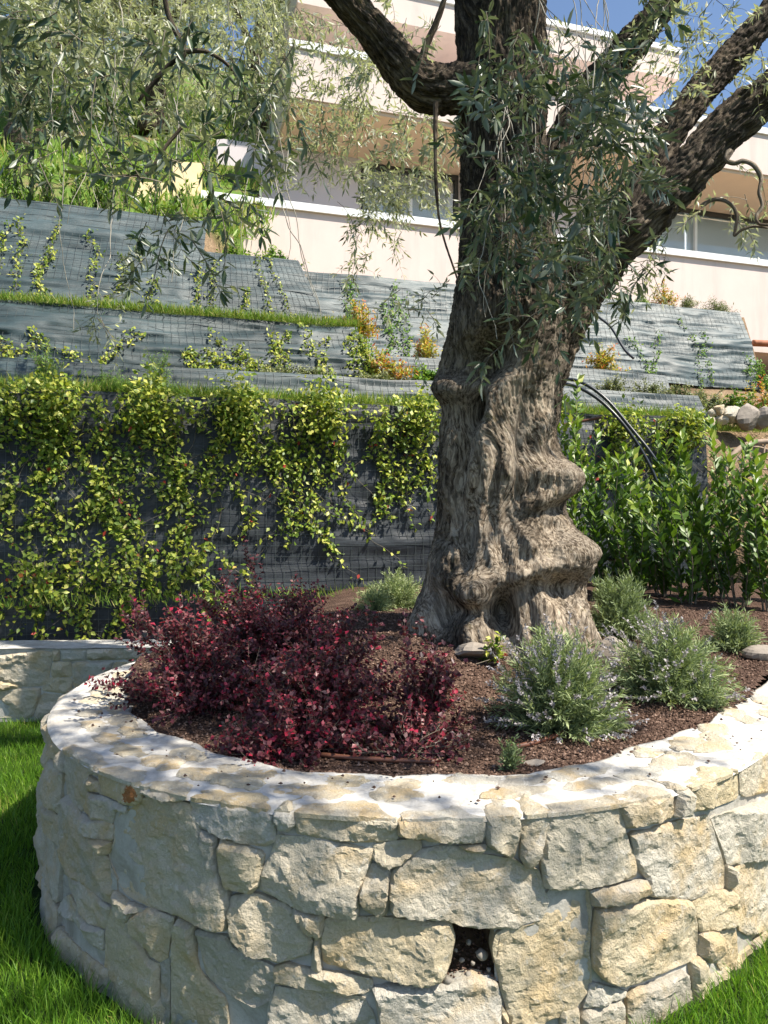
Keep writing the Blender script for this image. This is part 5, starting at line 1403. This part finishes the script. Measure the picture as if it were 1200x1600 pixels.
# ---- shrubs on the ledges
def ledge_shrub(name, label, xp, D0, z, rad, m, ll, lw, n=16, group=None, cat='shrub', tw=4, step=.03):
    shrub(name, label, cat, hill_pt(xp, D0, z), A(rad) * (1.25 if m == 'nandina' else 1.05), n, M[m], ll * 1.1, lw * 1.25, 0 if ll < .045 else 1, tw, step, .003, group, dens=2)
OG = 'orange and yellow shrubs on the terraces'
ledge_shrub('orange_shrub', 'orange-red shrub at the right end of the grass ledge', 556, 8.55, 3.62, (.22, .2, .32), 'nandina', .05, .016, 34, OG)
ledge_shrub('orange_shrub', 'round green-orange shrub left of the trunk, before the wrinkled net', 668, 8.75, 3.38, (.20, .2, .34), 'nandina', .05, .016, 32, OG)
ledge_shrub('orange_shrub', 'wide orange shrub low left of the trunk', 612, 7.8, 2.95, (.26, .16, .28), 'nandina', .05, .016, 36, OG)
ledge_shrub('orange_shrub', 'yellow-green shrub touching the trunk at its left', 668, 7.8, 2.95, (.22, .16, .22), 'fern', .055, .022, 30, OG)
ledge_shrub('orange_shrub', 'yellow-orange shrub right of the trunk above the hoses', 944, 8.9, 3.42, (.22, .2, .32), 'nandina', .05, .016, 34, OG)
ledge_shrub('orange_shrub', 'round yellow shrub on top of the wrinkled net', 1037, 10.15, 4.71, (.20, .18, .32), 'nandina', .05, .014, 32, OG)
ledge_shrub('orange_shrub', 'brownish shrub at the right edge above the rocks', 1185, 8.0, 2.75, (.35, .25, .45), 'nandina', .05, .018, 30, OG)
GGp = 'green shrubs on the terraces'
ledge_shrub('ledge_shrub', 'bright green shrub at the left on the net under the parapet', 362, 9.65, 4.62, (.28, .2, .22), 'fern', .05, .02, 34, GGp)
ledge_shrub('ledge_shrub', 'bright green shrub at the right on the net under the parapet', 428, 9.65, 4.62, (.30, .2, .24), 'fern', .05, .02, 36, GGp)
ledge_shrub('ledge_shrub', 'dark green shrub above the rocks at the right', 1140, 7.75, 2.68, (.34, .25, .38), 'laurel', .06, .03, 34, GGp)
ledge_shrub('ledge_shrub', 'grey-green tuft left on top of the wrinkled net', 1072, 10.15, 4.71, (.18, .15, .26), 'greybush', .05, .008, 30, GGp)
ledge_shrub('ledge_shrub', 'wide grey-green tuft right on top of the wrinkled net', 1120, 10.15, 4.71, (.34, .15, .26), 'greybush', .05, .008, 44, GGp)
ledge_shrub('ledge_shrub', 'low bright tuft on the wrinkled net nearest the trunk', 950, 10.15, 4.71, (.18, .15, .14), 'fern', .06, .012, 24, GGp)
ledge_shrub('ledge_shrub', 'small yellow-green tuft left of the round yellow shrub', 1003, 10.15, 4.71, (.16, .14, .14), 'fern', .06, .012, 24, GGp)
FGp = 'feathery green tufts above the vines'
for (x, D0, z, r, lab) in [(72, 7.25, 2.62, (.14, .12, .36), 'feathery tuft furthest left above the vine-hung wall'), (168, 7.25, 2.62, (.22, .14, .22), 'wide feathery tuft above the third vine'), (248, 7.2, 2.62, (.22, .16, .36), 'tallest feathery tuft above the vine-hung wall'), (182, 7.12, 2.62, (.2, .12, .12), 'low feathery tuft between the wide and the tallest one')]:
    ledge_shrub('feathery_tuft', lab, x, D0, z, r, 'fern', .035, .004, 46, FGp, 'shrub', 6, .018)
CG = 'ground cover cushions'
for (x, D0, z, r, lab) in [(960, 7.75, 2.93, (.26, .2, .20), 'ground cover cushion right of the trunk below the wrinkled net'), (1010, 7.75, 2.93, (.28, .2, .2), 'middle ground cover cushion below the wrinkled net'), (1060, 7.75, 2.90, (.28, .2, .2), 'ground cover cushion right of the middle one below the wrinkled net'), (1105, 7.8, 2.85, (.26, .2, .22), 'ground cover cushion above the end of the low net strip'),
                             (430, 7.72, 2.93, (.26, .12, .10), 'flat ground cover hanging over the narrow net strip'), (480, 7.7, 2.93, (.28, .12, .10), 'second flat ground cover over the narrow net strip'), (580, 7.7, 2.93, (.3, .12, .10), 'third flat ground cover over the narrow net strip')]:
    ledge_shrub('ground_cover', lab, x, D0, z, r, 'greybush', .026, .014, 36, CG, 'ground cover', 6, .02)

# ---- grass on the ledges
def grass_strip(label, xs, D0, D1, z, n, h, m='dry_grass'):
    X = RNG.uniform(xs[0], xs[1], n); D = RNG.uniform(D0, D1, n)
    zz_ = z + RNG.uniform(-.03, .01, n)
    P = tp(X, D, zz_); g = Geo()
    Dv = unit(A([0, 0, 1]) + RNG.normal(0, .45, (n, 3)) + A([0, -.25, 0])); N_ = rand_unit(n)
    leaves(g, P, Dv, N_, h * RNG.uniform(.5, 1.2, n), .007, 0, .1)
    tag(g.build('ledge_grass', M[m]), label, 'grass', kind='stuff')
grass_strip('green and yellow grass fringe on the ledge under the upper left nets', (-5.6, x_at(560, 8.4)), 8.26, 8.52, 3.66, 11000, .12)
grass_strip('grass fringe along the top of the vine-hung wall', (-5.0, 3.5), 6.97, 7.30, 2.63, 11000, .13)
grass_strip('grass fringe above the bare earth bank at the right', (3.3, 6.5), 7.3, 7.75, 2.56, 3000, .10)
grass_strip('sparse weeds at the foot of the tall net', (-3.5, 3.6), 6.5, 6.92, .86, 1200, .12)
# grass on the hillside
n = 22000
X = RNG.uniform(-9, -1.6, n); D = RNG.uniform(10.0, 22, n); zz_ = np.interp(D, PA[:, 0], PA[:, 1])
P = tp(X, D, zz_); P[:, 2] += 0.03 * fbm(P * 2.2, 4, 51)
keep = fbm(P * .9, 3, 77) > -.22; P = P[keep]; n = len(P); g = Geo()
leaves(g, P, unit(A([0, 0, 1]) + RNG.normal(0, .5, (n, 3))), rand_unit(n), RNG.uniform(.12, .30, n), .03, 0, .1)
tag(g.build('hill_grass', M['dry_grass']), 'rough sunlit grass on the slope behind the nets', 'grass', kind='stuff')

# ---- lawn
n = 360000
X = RNG.uniform(-3.6, 3.6, n); Y = RNG.uniform(1.35, 5.6, n)
ok = (np.abs(X) < np.where(X > 0, 0.8, 0.62) * Y + np.where(X > 0, .9, .3)) & (np.hypot(X - PC[0], Y - PC[1]) > r_out(np.where(np.arctan2(Y - PC[1], X - PC[0]) > 1.75, -3., np.arctan2(Y - PC[1], X - PC[0])), 0.0) + 0.012) & ((X < -.55) & (Y < 5.50) | (X > .5) & (Y < 4.2))
ok &= ~((Y > 4.6) & (X > -1.0))
ok &= RNG.random(n) < np.clip((2.6 / Y) ** 1.2, .3, 1)
X, Y = X[ok], Y[ok]; n = len(X)
P = np.stack([X, Y, lawn_z(X, Y) - .014], 1); g = Geo()
lean = unit(RNG.normal(0, 1, (n, 3)) * A([1, 1, 0]) + .6 * np.stack([fbm(P * 6, 2, 1), fbm(P * 6 + 9, 2, 2), 0 * X], 1))
th_ = RNG.uniform(.08, .55, n)[:, None]
d1 = unit(A([0, 0, 1]) + lean * th_); d2 = unit(A([0, 0, 1]) + lean * (th_ * 2.4))
h = (.080 + .022 * fbm(P * 5, 3, 6)) * RNG.uniform(.55, 1.2, n); w = RNG.uniform(.0011, .0021, n)
s_ = unit(np.cross(d1, rand_unit(n))) * w[:, None]
m1 = P + d1 * (h * .55)[:, None]; tip = m1 + d2 * (h * .45)[:, None]
V = np.stack([P - s_, P + s_, m1 - s_ * .8, m1 + s_ * .8, tip], 1).reshape(-1, 3); o_ = (np.arange(n) * 5)[:, None]
patch = fbm(P * 3.0, 3, 9) * .25
g.add(V, np.concatenate([o_ + A([2, 3, 4]).astype(int)]), o_ + A([0, 1, 3, 2]).astype(int), rnd=np.repeat(np.clip(RNG.beta(2, 2.2, n) + patch, 0, 1), 5))
tag(g.build('lawn_grass', M['grass']), 'thick green lawn around the planter wall', 'grass', kind='stuff')

# ---- hoses, drip lines, rocks, odds and ends
def hose(name, label, pts, r, m, cat='hose', group=None, n=60):
    P = spline([px(*p) if len(p) == 3 else p for p in pts], n); V, F3, F4 = tube(P, r, 10)
    return tag(obj(name, V, [F3, F4], M[m], org=P[0]), label, cat, group)
hose('black_hose', 'upper of the two black hoses arching right of the trunk', [(870, 592, 7.2), (905, 596, 7.1), (945, 622, 7.0), (985, 668, 6.9), (1020, 712, 6.8), (1048, 760, 6.75), (1062, 800, 6.7), (1066, 850, 6.7)], .016, 'hose', 'hose', 'black hoses')
hose('black_hose', 'lower of the two black hoses arching right of the trunk', [(868, 598, 7.3), (900, 604, 7.2), (935, 624, 7.1), (968, 656, 7.0), (1000, 700, 6.95), (1025, 750, 6.9), (1038, 810, 6.9), (1040, 860, 6.9)], .016, 'hose', 'hose', 'black hoses')
hose('thin_hose', 'thin black hose across the net above the orange shrub at right', [(935, 495, 9.5), (955, 512, 9.4), (975, 545, 9.2), (990, 560, 9.1)], .016, 'hose', 'hose', 'black hoses', 30)
hose('ground_hose', 'black hose lying on the ground right of the trunk', [(905, 872, 6.6), (940, 870, 6.5), (985, 878, 6.4), (1060, 880, 6.4)], .022, 'hose', 'hose', 'black hoses', 40)
hose('brown_hose', 'brown pipe end sticking out right of the trunk below the hoses', [(880, 664, 7.2), (910, 658, 7.15), (940, 652, 7.1)], .014, 'drip', 'pipe', None, 20)
def drip(name, label, pts, r=.008):
    Q = []
    for (x, y) in pts:
        d = 2.6
        for _ in range(8):
            X = (x - 600) / FPX * d; d = (CAMZ - float(bed_z(X, d)) - .012) * FPX / (y - 800)
        Q.append(px(x, y, d))
    P = spline(Q, 40); V, F3, F4 = tube(P, r, 8)
    tag(obj(name, V, [F3, F4], M['drip'], org=P[0]), label, 'drip line', 'brown drip lines')
drip('drip_line', 'brown drip line on the mulch under the purple shrubs', [(430, 1168), (520, 1181), (600, 1187), (680, 1190)], .009)
drip('drip_line', 'short brown drip line below the large lavender', [(805, 1167), (835, 1160), (872, 1148), (890, 1138)], .010)
# hidden half-stones and rocks
def rock(label, c, r, s_, sq=(1, .8, .6), group=None, m='stone'):
    V, F3, F4 = crag(c, r, s_, sq); tag(obj('rock', V, [F3, F4], M[m], org=c, smooth_shade=False), label, 'rock', group)
M['greyrock'] = plain('grey_rock', (0.25, 0.215, 0.18), .85, 18, .3, bumpd=.01)
rock('grey flat rock at the foot of the trunk behind the small purple shrub', on_bed(742, 3.62, .02), .12, 31, (1, .7, .35), None, 'greyrock')
rock('tan rock between the two lavenders, at the right foot of the trunk', on_bed(955, 3.75, .03), .12, 32, (.8, .7, .9), None, 'greyrock')
rock('flat rock slab at the front of the mulch by the sprig', on_bed(832, 2.62, .002), .045, 33, (1, .5, .2), None, 'greyrock')
rock('brown stone at the right end of the capping', on_bed(1192, 4.0, .02), .09, 34, (1, .7, .45), None, 'greyrock')
rk = [(1112, 645, .06), (1124, 640, .07), (1128, 655, .07), (1142, 648, .11), (1166, 650, .17), (1192, 655, .15), (1216, 650, .14), (1110, 660, .07)]
rl = ['small pale rock at the left start of the rock row', 'second pale rock of the rock row', 'lower pale rock near the left of the rock row', 'pointed tan rock in the rock row', 'largest grey rock in the rock row', 'rock next to the right edge in the rock row', 'rock beyond the right edge of the rock row', 'lowest small rock left in the rock row']
for i, (x, y, r) in enumerate(rk):
    c = px(x, y, 8.55); rock(rl[i], c, r, 40 + i, (1, .8, .8), 'rocks along the small terrace edge', 'stone' if i in (0, 1, 2, 3, 7) else 'greyrock')
# woven cane guard on the earth bank
wg = thing('cane_guard', 'arched woven cane guard on the earth bank at the right edge', 'plant guard', px(1180, 760, 7.4))
c0 = px(1190, 760, 7.3)
for k in range(7):
    a = -0.9 + k * .3
    P = spline([c0 + A([.55 * math.sin(a) - .25, .0, -.25]), c0 + A([.42 * math.sin(a), .05, .12]), c0 + A([.20 * math.sin(a) + .1, .12, .46])], 14)
    V, F3, F4 = tube(P, .011, 6); obj('cane', V, [F3, F4], M['wicker'], wg)
for k in range(6):
    z = -.2 + k * .11; w_ = .55 - .045 * k
    P = spline([c0 + A([-w_ - .1 + .04 * k, .03 * k, z + .02 * (k % 2)]), c0 + A([0, -.05 + .03 * k, z + .05]), c0 + A([w_ * .8, .03 * k, z - .02])], 14)
    V, F3, F4 = tube(P, .010, 6); obj('cane', V, [F3, F4], M['wicker'], wg)
P = spline([c0 + A([-.42, -.02, -.45]), c0 + A([-.36, 0, .15]), c0 + A([-.1, .1, .42]), c0 + A([.35, .12, .46])], 24)
V, F3, F4 = tube(P, .028, 8); obj('hoop', V, [F3, F4], M['wicker'], wg)
# pale boards on the hill beside the villa
def board(label, x0, x1, y0, y1, d):
    a = px(x0, y1, d); b = px(x1, y1, d + .3); h_ = (y1 - y0) / FPX * d
    P8 = [a, b, b + A([0, .08, 0]), a + A([0, .08, 0]), a + A([0, 0, h_]), b + A([0, 0, h_]), b + A([0, .08, h_]), a + A([0, .08, h_])]
    V, F = hexa(P8); tag(obj('board_panel', V, [F], M['wood'], org=a, smooth_shade=False), label, 'board', 'pale boards')
board('pale yellow board left behind the hillside laurels', 214, 262, 284, 345, 10.3)
board('pale board against the left end of the villa parapet', 270, 314, 252, 345, 10.8)
# things stored in the dark gap under the villa
st_ = hose('rusty_pipe', 'rusty pipe lying in the dark gap under the villa', [(1176, 536, 13.6), (1200, 537, 13.6), (1260, 540, 13.8)], .06, 'rust', 'pipe', None, 12)
a = px(1184, 522, 14.0); V, F = hexa([a, a + A([1.2, .2, 0]), a + A([1.2, .6, 0]), a + A([0, .4, 0]), a + A([0, 0, .22]), a + A([1.2, .2, .24]), a + A([1.2, .6, .22]), a + A([0, .4, .2])])
tag(obj('blue_sheet', V, [F], M['blue'], org=a, smooth_shade=False), 'folded dark blue sheet in the gap under the villa', 'sheet')
# a hanging dead leaf sprig by the trunk foot
shrub('young_sprout', 'yellowish sprout growing at the foot of the trunk', 'plant', on_bed(772, 3.55, .02), (.07, .05, .14), 7, M['vine'], .045, .022, 1, 2, .03, .002)
